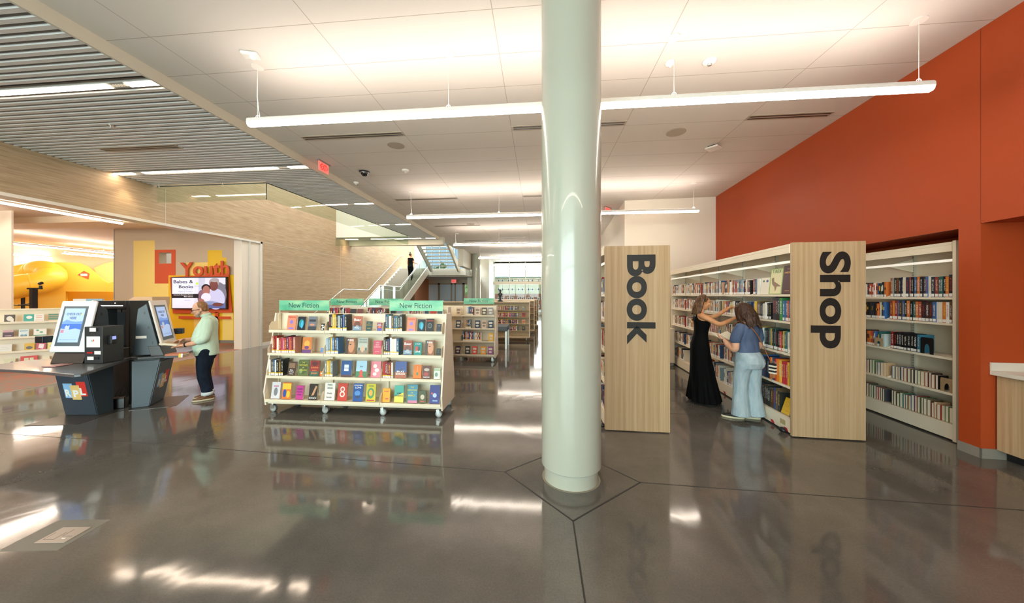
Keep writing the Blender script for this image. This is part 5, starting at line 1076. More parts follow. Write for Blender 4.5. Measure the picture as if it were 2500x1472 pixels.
PBK = [(0, 75, 235, '5a4a3f', 'dark photo cover', [('c', .5, .5, .3, .3), ('r', .6, .9, .05, .5)], 'e9dfcf'), (0, 365, 517, '4fae9e', 'teal and white', [('c', .55, .6, .3, .2)], 'f2f0e8'), (0, 520, 670, 'f2ece2', 'white lettered', [('r', .2, .8, .7, .78), ('r', .2, .8, .5, .58), ('r', .1, .9, .2, .23)], 'd98a6a'), (0, 735, 882, '6f8f78', 'green striped', [('r', 0, 1, .7, .78), ('r', 0, 1, .45, .5), ('r', 0, 1, 0, .2)], 'd9b98a'),
       (1, 52, 216, '5c3f4a', 'maroon', [('r', 0, 1, .7, 1), ('r', .2, .8, .2, .3)], 'c79a9a'), (1, 292, 440, 'dfe9e6', 'white and blue', [('r', .1, .9, .75, .85), ('c', .35, .2, .18, .15), ('c', .7, .2, .18, .15)], '6a8fa5'), (1, 514, 705, 'f0ece0', 'white green-edged', [('r', 0, 1, 0, .2), ('c', .3, .8, .12, .1), ('c', .6, .55, .14, .1)], '4f9a78'),
       (2, -30, 190, 'e3e0d8', 'white sketch cover', [('r', .1, .7, .6, .62), ('r', .2, .8, .4, .42)], '9aa5a0'), (2, 376, 525, 'e0b23a', 'golden yellow', [('c', .5, .4, .35, .2)], '5a4a3a'), (2, 556, 695, 'c8566a', 'rose pink', [('p', [(.2, .3), (.7, .15), (.85, .75), (.3, .85)])], 'f0dede'), (2, 722, 815, 'e9d98a', 'pale yellow', [('r', .3, .9, .4, .5)], '8ab0a0'),
       (3, 66, 240, 'd5d3b0', 'pale green', [('c', .4, .3, .3, .15), ('c', .7, .5, .15, .15)], '9a6a8a'), (3, 314, 568, 'd0403a', 'wide red', [('r', .22, .48, .3, .8), ('r', .55, .78, .3, .8)], 'c9c9a0'), (3, 642, 752, 'ecdcc0', 'small cream', [('r', .1, .9, .4, .5)], 'd9c9a8')]
for lv, z0, z1, c_, cn, art, ac in PBK:
    a = plx(z0/6.133); w_ = plx(z1/6.133)-a; h_ = min(.30, max(.17, w_*(.52 if w_ > .3 else .9)))
    face_book(MPb, a, -.05, PL[lv]+.001, w_, h_, c_, cn, '%s shelf of the angled youth display' % ['top', 'second', 'third', 'floor'][lv], 'picture books on the angled display', art=art, acol=ac, th=.015, lean=.1, name='picture_book', cat='picture book')
a = plx(172); b = MB(); b.box(0, .2, 0, .2, 0, .22, 0); b.box(.2, .46, 0, .2, 0, .22, 1); b.box(.29, .36, -.002, 0, .03, .19, 0); o = b.build('sign_box', [M_sticker, mat('pale blue card', '9fc6dc', .5)]); o.matrix_world = MPb @ Matrix.Translation((a, .2, 1.362)); tag(o, 'pale blue and white box sign on top of the picture book display', 'sign box')
# black stand behind it
p = onY(82, 720, 8.6); t = thing('camera_stand', 'black post with side arms behind the picture book display', 'stand', (p.x, 8.6, .0065))
b = MB(); b.box(-.055, .055, -.055, .055, 0, 1.86); b.build('post', M_black, t); b = MB(); b.box(-.2, .28, -.02, .02, 1.84, 1.88); b.box(-.5, 0, -.02, .02, 1.36, 1.39); b.build('arm', M_black, t)
b = MB(); b.tube([(.24, 0, 1.88), (.24, 0, 1.95)], .035, 10); b.tube([(.2, 0, 2.0), (.28, 0, 2.02)], .04, 10); b.build('camera_head', M_black, t); b = MB(); b.tube([(-.05, 0, 1.62), (-.3, .1, 1.42), (-.7, .1, 1.36), (-1.2, .1, 1.4)], .012, 6); b.build('cable', M_black, t, smooth=True)

# slide and mural wall
MQ = onY(280, 700, 15.6); MQ.z = 0; MDv = Vector((.689, .725, 0)); 
def mu(px, py): p = onP(px, py, MQ, MDv); return ((p-MQ).dot(MDv), p.z)
MM = frame(MQ, PA)
M_slide = mat('yellow plastic', 'fbc93a', .42, coat=.05)
b = MB(); b.T = MM
top = [mu(*c) for c in ((-30, 660), (20, 652), (53, 645), (68, 646), (145, 640), (195, 642), (212, 650), (235, 670), (252, 685), (265, 691), (281, 688))]
zb = mu(200, 712)[1]; ul = top[0][0]; ur = 2.0
b.prism([(ul, 0.007), (ul, top[0][1])]+top[1:]+[(ur, top[-1][1]+.2), (ur, zb), (mu(160, 700)[0], zb), (mu(160, 700)[0], .007)], 0, .4, axis='y'); struct(b.build('wall_mural', mat('yellow mural', 'fbd04a', .45)))
b = MB(); b.T = MM; b.box(-10, ur, .9, 1.0, .007, 2.2, 0); b.box(-10, 3, 1.5, 1.6, .007, YC, 1); b.prism([mu(213, 650), mu(240, 640), mu(281, 630), mu(281, 700), mu(240, 700)], 1.2, 1.25, 2, 'y'); struct(b.build('wall_mural', [mat('yellow mural deep', 'f6c436', .5), mat('peach wall', 'f2dcc0', .6), mat('pale yellow mural', 'f9dc88', .5)]))
p = [mu(*c) for c in ((190, 671), (205, 661), (219, 668), (216, 682))]; b = MB(); b.T = MM; b.prism(p[::-1], -.02, -.003, axis='y'); c0 = mu(206, 671); b.box(c0[0]-.12, c0[0]+.1, -.03, -.021, c0[1]-.06, c0[1]+.06, 1); tag(b.build('orange_kite_window', [P_O, M_sticker]), 'small orange kite shaped window on the yellow mural wall', 'window decoration')
b = MB(); b.T = MM; pts = []
for px, py, dz in ((-40, 726, -1.1), (10, 714, -1.3), (50, 706, -1.4), (88, 699, -1.45), (118, 695, -1.4), (136, 687, -1.2), (140, 677, -.9), (130, 668, -.65), (112, 664, -.5), (98, 667, -.4), (90, 674, -.2), (90, 682, .05)):
    u_, z_ = mu(px, py); pts.append(Vector((u_, dz, z_)))
def smooth_path(pts, n=5):
    out = []
    for i in range(len(pts)-1):
        p0 = pts[max(i-1, 0)]; p1 = pts[i]; p2 = pts[i+1]; p3 = pts[min(i+2, len(pts)-1)]
        for j in range(n):
            t_ = j/n; out.append(.5*((2*p1)+(-p0+p2)*t_+(2*p0-5*p1+4*p2-p3)*t_*t_+(-p0+3*p1-3*p2+p3)*t_**3))
    return out+[pts[-1]]
sp = smooth_path(pts); t = thing('tube_slide', 'big curling yellow tube slide in the youth area', 'slide', (0, 0, 0))
b.tube(sp, .50, 24); b.build('slide_tube', M_slide, t, smooth=True)
for i in (18, 30, 44):
    b = MB(); b.T = MM; d = (sp[i+1]-sp[i-1]).normalized()*.03; b.tube([sp[i]-d, sp[i]+d], .508, 24); b.build('joint_ring', M_slide, t, smooth=True)
b = MB(); b.T = MM; p = mu(82, 705); b.tube([(p[0], -1.2, .007), (p[0], -1.2, p[1]-.3)], .06, 12); b.build('support_post', M_black, t)
# beige station behind the kiosks
p = onZ(352, 868, 0); t = thing('beige_station', 'beige cabinet with a sloping top behind the second kiosk', 'cabinet', (p.x, p.y, .0065), KY)
b = MB(); b.prism([(-.6, 0), (-.6, 1.45), (-.28, 1.62), (.22, 1.62), (.22, 1.4), (-.24, 1.4), (-.5, 1.2), (-.5, 0)], 0, .5, axis='y'); b.box(-.5, .2, .3, .5, 0, 1.4); b.build('carcass', mat('beige laminate', 'd9bf9f', .5), t)
b = MB(); b.box(-.52, .2, -.02, .3, 0, .06); b.build('plinth', M_dark, t)
# youth lights
for y0, x, L_ in ((-2, -12.3, 11), (-2, -15.0, 9.8)):
    pendant(x, y0, y0+L_, 'linear light along the youth room ceiling, %s' % ('nearer the opening' if x > -13 else 'second one in'), z=3.82, lamp=M_youthlamp, up=M_youthlamp, zc=YC, axis=1, grp='linear lights in the youth room')
for y0, y1, x, nm in ((7.5, 16.5, -19.4, 'third one in'), (6, 17, -24.5, 'deepest one'), (13.5, 18, -21.5, 'short one before the mural')):
    pendant(x, y0, y1, 'linear light in the youth room, '+nm, z=3.6, lamp=M_youthlamp, up=M_youthlamp, zc=YC, axis=1, grp='linear lights in the youth room')

# ================================================================== COUNTER BY THE ORANGE WALL
t = thing('base_cabinet', 'wood laminate cabinet with a white countertop in the orange alcove', 'cabinet', W0, RS+pi/2*0)
b = MB()
def cb(b, s0, s1, t0, t1, z0, z1, mi=0):
    c_ = lambda s_, t_: (SD*s_+SN*t_); q_ = [c_(s0, t0), c_(s0, t1), c_(s1, t1), c_(s1, t0)]; b.hexa([(p.x, p.y, z0) for p in q_], [(p.x, p.y, z1) for p in q_], mi)
t.rotation_euler = (0, 0, 0)
cb(b, -2.4, -.015, .13, .75, .1, .86); b.build('carcass', M_lam, t)
b = MB(); cb(b, -.5, -.02, .115, .13, .1, .855); cb(b, -1.0, -.505, .115, .13, .1, .855); b.build('door', M_lam, t)
b = MB(); cb(b, -2.4, -.02, .2, .75, 0.001, .1); b.build('toe_kick', M_black, t)
b = MB(); cb(b, -2.4, -.004, .07, 1.195, .86, .90); M_q = mat('white quartz', 'd9d0c2', .3); b.build('countertop', M_q, t, bevel=.003); b = MB(); cb(b, -.02, -.004, .07, 1.195, .90, .985); b.build('backsplash', M_q, t, bevel=.002)

# ================================================================== PEOPLE
def skinmat(name, c1, c2):
    m = mat(name, c1, .5, spec=.35); k = NT(m); c = k.coords((9, 9, 9)); n1 = k.n('TexNoise', I_Scale=2.0, I_Detail=3.0); k.l(c, 0, n1, 'Vector')
    r = k.ramp([(.35, c1), (.65, c2)]); k.l(n1, 'Fac', r, 0); k.l(r, 0, k.b, 'Base Color'); k.b.inputs['Subsurface Weight'].default_value = .08; k.b.inputs['Subsurface Scale'].default_value = .02; return m
def clothmat(name, c1, c2, sc=14, bump=.15, scale=(1, 1, .35)):
    m = mat(name, c1, .85, spec=.15); k = NT(m); c = k.coords(tuple(q*sc for q in scale)); n1 = k.n('TexNoise', I_Scale=1.0, I_Detail=5.0, I_Distortion=.8); k.l(c, 0, n1, 'Vector')
    r = k.ramp([(.3, c1), (.7, c2)]); k.l(n1, 'Fac', r, 0); k.l(r, 0, k.b, 'Base Color'); k.bump(n1, 'Fac', bump, .02); return m
def remesh(o, vox, sm=6):
    r_ = o.modifiers.new('remesh', 'REMESH'); r_.mode = 'VOXEL'; r_.voxel_size = vox; r_.use_smooth_shade = True
    s_ = o.modifiers.new('smooth', 'SMOOTH'); s_.factor = .5; s_.iterations = sm
    return o
def limb(b, pts, n=5, seg=14, flat=1.0, ref=None, end=True):
    """pts: (x,y,z,r) ; smooth tapering limb with round ends"""
    P_ = [Vector(p[:3]) for p in pts]; R_ = [p[3] for p in pts]; sp = smooth_path(P_, n); rr = []
    for i in range(len(P_)-1):
        for j in range(n): t_ = j/n; t_ = t_*t_*(3-2*t_); rr.append(R_[i]*(1-t_)+R_[i+1]*t_)
    rr.append(R_[-1]); b.tube(sp, [(r_, r_*flat) for r_ in rr], seg, ref=ref)
    b.ell(P_[0], (R_[0]*.98,)*3, seg, 8)
    if end: b.ell(P_[-1], (R_[-1]*.98,)*3, seg, 8)
def torso(b, rings, seg=24):
    """rings: (z, f_centre, half depth, half width) with superellipse section; f forward is +x, width along y"""
    vs_ = []
    n = len(rings); out = []
    for i in range(n-1):
        p0, p1, p2, p3 = rings[max(i-1, 0)], rings[i], rings[i+1], rings[min(i+2, n-1)]
        for j in range(4):
            t_ = j/4; out.append(tuple(.5*((2*b_)+(-a_+c_)*t_+(2*a_-5*b_+4*c_-d_)*t_*t_+(-a_+3*b_-3*c_+d_)*t_**3) for a_, b_, c_, d_ in zip(p0, p1, p2, p3)))
    out.append(rings[-1])
    for z, f, rd, rw in out:
        for j in range(seg):
            a = 2*pi*j/seg; c_, s_ = cos(a), sin(a); e = .85
            vs_.append((f+rd*abs(c_)**e*(1 if c_ > 0 else -1), rw*abs(s_)**e*(1 if s_ > 0 else -1), z))
    m_ = len(out); fs = [(i*seg+j, i*seg+(j+1) % seg, (i+1)*seg+(j+1) % seg, (i+1)*seg+j) for i in range(m_-1) for j in range(seg)]
    fs += [tuple(range(seg))[::-1], tuple((m_-1)*seg+j for j in range(seg))]
    b.add(vs_, fs)
def head(b, c, pitch, yaw, s_=1.0, beard=0):
    """face towards local +x before yaw; returns the head matrix"""
    H = Matrix.Translation(c) @ Matrix.Rotation(yaw, 4, 'Z') @ Matrix.Rotation(pitch, 4, 'Y') @ Matrix.Scale(s_, 4); T0 = b.T; b.T = T0 @ H
    b.ell((-.012, 0, .03), (.093, .074, .088), 20, 14); b.ell((.022, 0, -.035), (.062, .056, .075), 18, 12); b.ell((.045, 0, -.085), (.032, .034, .028), 14, 8)
    b.ell((.078, 0, .022), (.016, .045, .012), 12, 8)                                      # brow
    b.tube([(.082, 0, .012), (.096, 0, -.012), (.104, 0, -.028), (.088, 0, -.036)], [.009, .012, .0145, .008], 10)    # nose
    b.ell((.092, .011, -.031), (.009, .007, .006), 8, 6); b.ell((.092, -.011, -.031), (.009, .007, .006), 8, 6)
    b.ell((.078, 0, -.056), (.016, .024, .0065), 12, 6); b.ell((.076, 0, -.066), (.015, .02, .007), 12, 6)    # lips
    b.ell((.062, .036, -.018), (.022, .02, .022), 10, 8); b.ell((.062, -.036, -.018), (.022, .02, .022), 10, 8)
    for s2 in (1, -1): b.ell((-.012, .078*s2, -.006), (.016, .008, .03), 10, 8); b.ell((-.004, .080*s2, -.026), (.009, .007, .012), 8, 6)
    b.T = T0; return H
def eyes(parent, H, T):
    b = MB(); b.T = T @ H
    for s2 in (1, -1): b.ell((.0775, .030*s2, .002), (.006, .010, .0055), 12, 8, 0); b.ell((.0815, .030*s2, .002), (.0028, .0045, .0045), 10, 6, 1)
    b.build('eyes', [mat('eye white', 'efe9e2', .2), mat('iris', '3a2a20', .2)], parent, smooth=True)
def hand(b, wrist, d, up, side, curl=.5, s_=1.0, spread=.0, holding=False):
    """palm from wrist along d; up = back-of-hand normal; side = thumb side"""
    d = Vector(d).normalized(); up = Vector(up); up = (up-d*up.dot(d)).normalized(); sd = Vector(side); sd = (sd-d*sd.dot(d)-up*sd.dot(up)).normalized(); w_ = Vector(wrist)
    R3 = Matrix((d, sd, up)).transposed()
    b.ell(w_+d*.045*s_, (.052*s_, .038*s_, .015*s_), 14, 8, rot=R3); b.ell(w_+d*.012*s_, (.03*s_, .026*s_, .018*s_), 12, 8, rot=R3)
    for i, (o_, L) in enumerate(((.029, .066), (.0105, .075), (-.0085, .07), (-.027, .055))):
        p = w_+d*.082*s_+sd*o_*s_*(1+spread*.3); q = d; pts = [p-d*.02*s_, p]; a = curl*(.5+.12*i); dirn = d+sd*(o_*spread*4)
        for j, f_ in enumerate((.45, .32, .23)): ang = a*(j+1)*.8; v = (dirn.normalized()*cos(ang)-up*sin(ang)); p = p+v*L*f_*s_; pts.append(p)
        b.tube(smooth_path(pts, 3), [.0098*s_]*7+[.0092*s_]*3+[.0075*s_]*3, 8); b.ell(pts[-1], (.0078*s_,)*3, 8, 6)
    p = w_+d*.022*s_+sd*.028*s_; q1 = p+(d*.5+sd*.75-up*.25).normalized()*.038*s_; q2 = q1+(d*.85+sd*.2-up*.45*(1+curl)).normalized()*.03*s_; q3 = q2+(d*.9-up*.5*(1+curl)).normalized()*.024*s_
    b.tube([w_+d*.015*s_+sd*.01*s_, p, q1, q2, q3], [.013*s_, .0135*s_, .0115*s_, .0105*s_, .008*s_], 10); b.ell(q3, (.0085*s_,)*3, 8, 6)
def shoe(parent, c, yaw, L, mats, T, upper=.075, name='shoe', laces=None):
    b = MB(); b.T = T @ Matrix.Translation(c) @ Matrix.Rotation(yaw, 4, 'Z'); n = 18
    def ring(sx_, sy_, z, dx=0): return [(dx+sx_*(L/2)*cos(2*pi*i/n)*(1), sy_*.045*sin(2*pi*i/n)*(1.06 if cos(2*pi*i/n) > 0 else .88), z) for i in range(n)]
    def stack(rs, mi):
        o = len(b.v); vs_ = [p for r_ in rs for p in r_]; fs = [(i*n+j, i*n+(j+1) % n, (i+1)*n+(j+1) % n, (i+1)*n+j) for i in range(len(rs)-1) for j in range(n)]+[tuple(range(n))[::-1], tuple((len(rs)-1)*n+j for j in range(n))]; b.add(vs_, fs, mi)
    stack([ring(1, 1, .001), ring(1.02, 1.04, .012), ring(1, 1, .026)], 1)
    stack([ring(.97, .95, .025), ring(.93, .93, .04, -.004), ring(.72, .8, .055, -.025), ring(.5, .68, upper, -.05), ring(.42, .6, upper+.012, -.055)], 0)
    o = b.build(name, mats, parent, smooth=True)
    if laces:
        b = MB(); b.T = T @ Matrix.Translation(c) @ Matrix.Rotation(yaw, 4, 'Z')
        for i in range(4): x = .0+i*.02; z = .07-i*.0085; b.tube([(x, -.03, z-.008), (x+.01, 0, z+.004), (x, .03, z-.008)], .0035, 5)
        b.build('laces', laces, o, smooth=True)
    return o
def hair_strands(parent, mats, T, strands, r_=.012, name='hair', vox=.005):
    b = MB(); b.T = T
    for st in strands: limb(b, st, 4, 8)
    o = b.build(name, mats, parent); remesh(o, vox, 3); return o
def hairmat(name, c1, c2, c3):
    m = mat(name, c1, .55, spec=.4); k = NT(m); c = k.coords((60, 60, 9)); n1 = k.n('TexNoise', I_Scale=1.2, I_Detail=5.0, I_Distortion=.6); k.l(c, 0, n1, 'Vector')
    r = k.ramp([(.3, c1), (.5, c2), (.72, c3)]); k.l(n1, 'Fac', r, 0); k.l(r, 0, k.b, 'Base Color'); k.bump(n1, 'Fac', .5, .01); return m
I4 = Matrix.Identity(4)
# ---- the man at the kiosk --------------------------------------------------------
t = thing('person', 'bearded person in mint shirt and dark jeans holding an open book at the kiosk', 'person', (-5.33, 5.02, 0), radians(222))
skin = skinmat('skin light', 'd39a7c', 'dda88a')
b = MB(); Hm = None
torso(b, [(.70, 0, .11, .14), (.95, .01, .13, .16), (1.15, -.01, .11, .16), (1.27, -.03, .08, .15), (1.32, -.02, .055, .07)], 18)
limb(b, [(-.03, 0, 1.28, .058), (.015, 0, 1.38, .055), (.045, 0, 1.43, .05)])
Hm = head(b, (.075, 0, 1.445), .28, 0, 1.02)
for s2 in (1, -1):
    sh = (-.03, .165*s2, 1.235); el_ = (.02, .215*s2, .985); wr = (.255, .12*s2, .965 if s2 < 0 else .90)
    limb(b, [(*sh, .05), (-.01, .2*s2, 1.1, .045), (*el_, .042), (.13, .17*s2, .955 if s2 < 0 else .93, .037), (*wr, .026)])
    limb(b, [(.0, .09*s2, .80, .09), (.02, .085*s2, .44, .055), (.0, .09*s2, .09, .042)])
hand(b, (.255, .12, .90), (.95, -.25, -.05), (.0, .2, 1), (0, -1, 0), .35); hand(b, (.255, -.12, .965), (.95, .2, -.12), (.1, -.5, .8), (0, .6, .6), .55)
o = b.build('body', skin, t); remesh(o, .005, 4)
eyes(t, Hm, I4)
shirt = clothmat('mint shirt', 'b9cfb9', 'cfe0cb', 10, .35)
b = MB(); torso(b, [(.715, -.01, .152, .185), (.78, 0, .16, .19), (.95, .015, .166, .192), (1.08, .005, .152, .19), (1.20, -.02, .13, .19), (1.275, -.035, .105, .165), (1.335, -.02, .07, .08), (1.35, -.015, .062, .068)], 26)
for s2 in (1, -1): limb(b, [(-.03, .15*s2, 1.245, .075), (-.02, .205*s2, 1.12, .073), (.01, .222*s2, 1.0, .07), (.07, .20*s2, .965, .062)], 6)
o = b.build('shirt', shirt, t); remesh(o, .008, 5)
b = MB(); b.tube([(.0, 0, 1.335), (.012, 0, 1.375)], [.072, .066], 20, flat=1.0); b.build('collar', shirt, t, smooth=True)
denim = clothmat('raw denim', '10151f', '1c2433', 12, .4)
b = MB()
for s2 in (1, -1): limb(b, [(.0, .085*s2, .80, .115), (.015, .09*s2, .62, .105), (.03, .09*s2, .42, .083), (.0, .09*s2, .24, .074), (-.02, .09*s2, .125, .07)], 6)
torso(b, [(.64, 0, .1, .17), (.72, 0, .14, .175), (.86, 0, .13, .17)], 20)
o = b.build('jeans', denim, t); remesh(o, .008, 5)
for s2 in (1, -1):
    b = MB(); b.tube([(-.02, .09*s2, .085), (-.02, .09*s2, .135)], [.078, .076], 20); b.build('jeans_cuff', mat('cuff pale denim', 'cdd3d4', .8), t, smooth=True)
    shoe(t, (.03, .09*s2, 0), .04*s2, .27, [mat('brown leather', '6a4426', .45), mat('shoe sole', 'c9b89a', .6)], I4, laces=mat('yellow laces', 'c9922a', .6))
M_hairm = hairmat('ginger brown hair', '6a4526', '8a5f38', 'a5764a')
b = MB(); b.T = Hm; b.ell((-.026, 0, .037), (.083, .078, .086), 20, 14); b.ell((-.052, 0, -.015), (.052, .068, .05), 16, 10)
o = b.build('hair', M_hairm, t); remesh(o, .006, 2)
b = MB(); b.T = Hm; b.ell((.052, 0, -.088), (.038, .04, .032), 16, 10); b.tube([(.0, .062, -.02), (.02, .06, -.055), (.045, .042, -.08)], [.01, .014, .014], 8); b.tube([(.0, -.062, -.02), (.02, -.06, -.055), (.045, -.042, -.08)], [.01, .014, .014], 8); b.ell((.086, 0, -.047), (.009, .024, .006), 10, 6)
o = b.build('beard', hairmat('greying beard', '7a5a40', '9a8572', 'b9a999'), t); remesh(o, .005, 2)
b = MB(); b.T = Hm
for s2 in (1, -1):
    b.tube([(.098+.002*cos(a*pi/8), s2*(.032+.024*cos(a*pi/8)), .002+.019*sin(a*pi/8)) for a in range(17)], .003, 6); b.tube([(.094, .056*s2, .006), (.04, .078*s2, .008), (-.015, .082*s2, .006)], .003, 6)
b.tube([(.1, -.009, .006), (.1, .009, .006)], .003, 6); b.build('glasses', M_black, t, smooth=True)
b = MB(); b.tube([(.225, .133, .906), (.24, .127, .903)], .034, 16); b.tube([(.222, .135, .935), (.245, .126, .933)], .014, 10); b.build('wristwatch', M_black, t, smooth=True)
MT = Matrix.Translation((-5.33, 5.02, 0)) @ Matrix.Rotation(radians(222), 4, 'Z')
t = thing('open_book', 'open paperback held over the kiosk counter by the bearded person', 'book')
b = MB(); b.hexa([(.33, -.15, .905), (.33, .0, .895), (.52, .0, .93), (.52, -.15, .94)], [(.33, -.15, .925), (.33, .0, .91), (.52, .0, .945), (.52, -.15, .96)]); b.hexa([(.33, .0, .895), (.33, .15, .9), (.52, .15, .935), (.52, .0, .93)], [(.33, .0, .91), (.33, .15, .92), (.52, .15, .955), (.52, .0, .945)])
o = b.build('page_block', M_pages, t); b = MB(); b.hexa([(.325, -.155, .902), (.325, .155, .896), (.525, .155, .93), (.525, -.155, .936)], [(.325, -.155, .905), (.325, .155, .899), (.525, .155, .933), (.525, -.155, .939)]); b.build('cover', mat('cover gold grey', 'b39a6a', .5), t)
b = MB(); b.hexa([(.335, -.145, .9255), (.335, -.01, .912), (.515, -.01, .947), (.515, -.145, .9605)], [(.335, -.145, .9265), (.335, -.01, .913), (.515, -.01, .948), (.515, -.145, .9615)]); b.build('printed_page', mat('page photo', 'b89a72', .6), t); t.matrix_world = MT
for i, (c_, cn, dx) in enumerate((('2a2d33', 'black and white', .0), ('b5623a', 'copper coloured', .012))):
    b = MB(); b.box(0, .22, 0, .15, 0, .003, 0); b.box(0, .22, 0, .15, .025, .028, 0); b.box(0, .22, 0, .004, .003, .025, 0); b.box(.003, .217, .004, .147, .003, .025, 1); b.box(.17, .20, -.001, 0, .0, .028, 2); b.box(.2, .22, -.001, 0, 0, .028, 3)
    p = onZ(404, 874, .755); o = b.build('book', [mat('stack '+c_, c_, .4), M_pages, M_yellow, M_sticker]); o.location = (p.x+dx, p.y-.02, .7565+i*.0295); o.rotation_euler = (0, 0, radians(22)-.06*i); tag(o, '%s hardcover lying on the kiosk counter, %s' % (cn, ['under another book', 'on top of another book']  [i]), 'book', 'books lying on the kiosk counter')

# ---- woman in the long black dress -----------------------------------------------
Wp, Wa = (2.545, 5.66, 0), radians(-15)
t = thing('person', 'person in a long black sleeveless dress reaching for a book on the shelf', 'person', Wp, Wa)
skin2 = skinmat('skin tan', 'c98a5c', 'd69a6e')
b = MB(); torso(b, [(.9, 0, .09, .13), (1.1, .0, .085, .11), (1.25, .01, .095, .135), (1.36, -.015, .065, .15), (1.41, -.01, .045, .06)], 18)
limb(b, [(-.01, 0, 1.38, .047), (.01, 0, 1.46, .044), (.02, 0, 1.50, .045)])
Hw = head(b, (.04, 0, 1.555), .16, .0, .96)
# shelf-side arm high, camera-side arm lower
limb(b, [(-.01, -.165, 1.355, .045), (.11, -.19, 1.29, .040), (.22, -.19, 1.235, .036), (.34, -.14, 1.28, .03), (.45, -.09, 1.335, .021)], 6)
limb(b, [(-.01, .165, 1.355, .045), (.12, .2, 1.32, .040), (.22, .2, 1.325, .035), (.32, .16, 1.40, .029), (.41, .12, 1.475, .021)], 6)
hand(b, (.45, -.09, 1.335), (.95, .1, .18), (.1, -.4, .9), (0, .8, .4), .75); hand(b, (.41, .12, 1.475), (.95, -.05, .1), (-.1, .3, .95), (0, -.8, .2), .6)
for s2 in (1, -1): limb(b, [(.0, .08*s2, .85, .08), (.01, .08*s2, .48, .052), (.0, .08*s2, .09, .035)])
o = b.build('body', skin2, t); remesh(o, .005, 4); eyes(t, Hw, I4)
dressm = clothmat('black jersey', '030303', '070707', 8, .25, (1, 1, .2))
b = MB(); torso(b, [(1.335, -.02, .07, .125), (1.30, -.012, .088, .135), (1.24, .012, .112, .147), (1.18, .012, .108, .138), (1.08, .0, .098, .125), (.98, -.01, .112, .15), (.86, -.015, .132, .18), (.6, .0, .15, .20), (.35, .02, .175, .235), (.12, .04, .20, .27), (.045, .045, .205, .28)][::-1], 36)
for s2 in (1, -1): b.tube([(.03, .095*s2, 1.27), (.0, .085*s2, 1.39), (-.06, .085*s2, 1.36), (-.085, .085*s2, 1.26)], [.03, .024, .024, .03], 8)
for j in range(14):
    a = 2*pi*j/14+.2; R = random.Random(j); b.tube([(.12*cos(a)-.01, .16*sin(a), .8), (.15*cos(a)+.02, .21*sin(a), .4), ((.195+R.uniform(0, .03))*cos(a)+.045, (.27+R.uniform(0, .03))*sin(a), .035)], [.015, .032, .042], 8)
o = b.build('dress', dressm, t); remesh(o, .009, 4)
for s2 in (1, -1): shoe(t, (.10 if s2 < 0 else .03, .10*s2, 0), .1*s2, .24, [mat('sandal skin strap', 'a8765a', .5), M_black], I4, .045, 'sandal')
HB = hairmat('highlighted brown hair', '2e1d11', '573a22', '8f6a44')
st = []
R = random.Random(4)
for i in range(34):
    a = radians(98+i*(360-2*98)/33); ca, sa = cos(a), sin(a); x, y = -.01+.082*ca, .078*sa; L = R.uniform(.16, .22)
    P_ = [(.0+.03*ca, .03*sa, .118), (x*.9, y*.95, .075), (x*1.12-.004, y*1.12, -.01), (x*1.3-.01, y*1.25, -.09), (x*1.45-.01, y*1.3, -.09-L*.55+R.uniform(-.01, .01))]
    st.append([(*(Hw @ Vector(p)), r_) for p, r_ in zip(P_, (.016, .02, .022, .022, .010))])
o = hair_strands(t, HB, I4, st)
b = MB(); b.T = Hw; b.ell((-.02, 0, .04), (.09, .082, .088), 18, 12); h2 = b.build('hair_crown', HB, t); remesh(h2, .006, 2)
# ---- woman in jeans ---------------------------------------------------------------
Wp2, Wa2 = (2.80, 4.91, 0), radians(112)
t = thing('person', 'person in blue T-shirt and light wide-leg jeans reading, seen from behind', 'person', Wp2, Wa2)
skin3 = skinmat('skin fair', 'd9a183', 'e3b094')
b = MB(); torso(b, [(.8, -.02, .085, .11), (1.0, 0, .085, .11), (1.15, 0, .09, .12), (1.25, -.02, .06, .12), (1.30, -.01, .045, .05)], 18)
limb(b, [(-.01, 0, 1.27, .05), (.012, 0, 1.35, .047), (.03, 0, 1.39, .047)]); Hv = head(b, (.045, 0, 1.435), .38, .05, .98)
limb(b, [(-.01, .15, 1.22, .045), (.0, .2, 1.08, .05), (.0, .21, .955, .044), (.11, .19, .99, .04), (.23, .13, 1.045, .026)], 6)     # left arm, holds the book
limb(b, [(-.01, -.15, 1.22, .045), (.0, -.2, 1.08, .05), (.02, -.215, .96, .044), (.12, -.18, .96, .038), (.22, -.08, 1.0, .026)], 6)
hand(b, (.23, .13, 1.045), (.9, -.25, .2), (.1, .5, -.8), (0, .8, .6), .5); hand(b, (.22, -.08, 1.0), (.9, .3, .25), (0, -.3, -.95), (0, -.8, .4), .4)
for s2 in (1, -1): limb(b, [(-.02, .07*s2, .8, .07), (.0, .085*s2, .45, .055), (.0, .09*s2, .09, .042)])
o = b.build('body', skin3, t); remesh(o, .005, 4); eyes(t, Hv, I4)
tee = clothmat('slate blue jersey', '4b5773', '5b6986', 9, .35)
b = MB(); torso(b, [(.905, 0, .128, .158), (.97, 0, .12, .148), (1.06, .005, .116, .142), (1.15, .0, .118, .152), (1.22, -.015, .1, .155), (1.27, -.02, .075, .13), (1.305, -.01, .062, .075)], 26)
for s2 in (1, -1): limb(b, [(-.01, .135*s2, 1.235, .066), (-.005, .185*s2, 1.15, .066), (.0, .208*s2, 1.075, .064)], 6)
o = b.build('t_shirt', tee, t); remesh(o, .008, 5)
jean = clothmat('light denim', '9aaeb9', 'b3c3ca', 16, .5)
b = MB(); torso(b, [(.70, -.03, .14, .155), (.78, -.035, .16, .165), (.86, -.025, .145, .158), (.93, 0, .115, .145), (.965, 0, .108, .14)], 26)
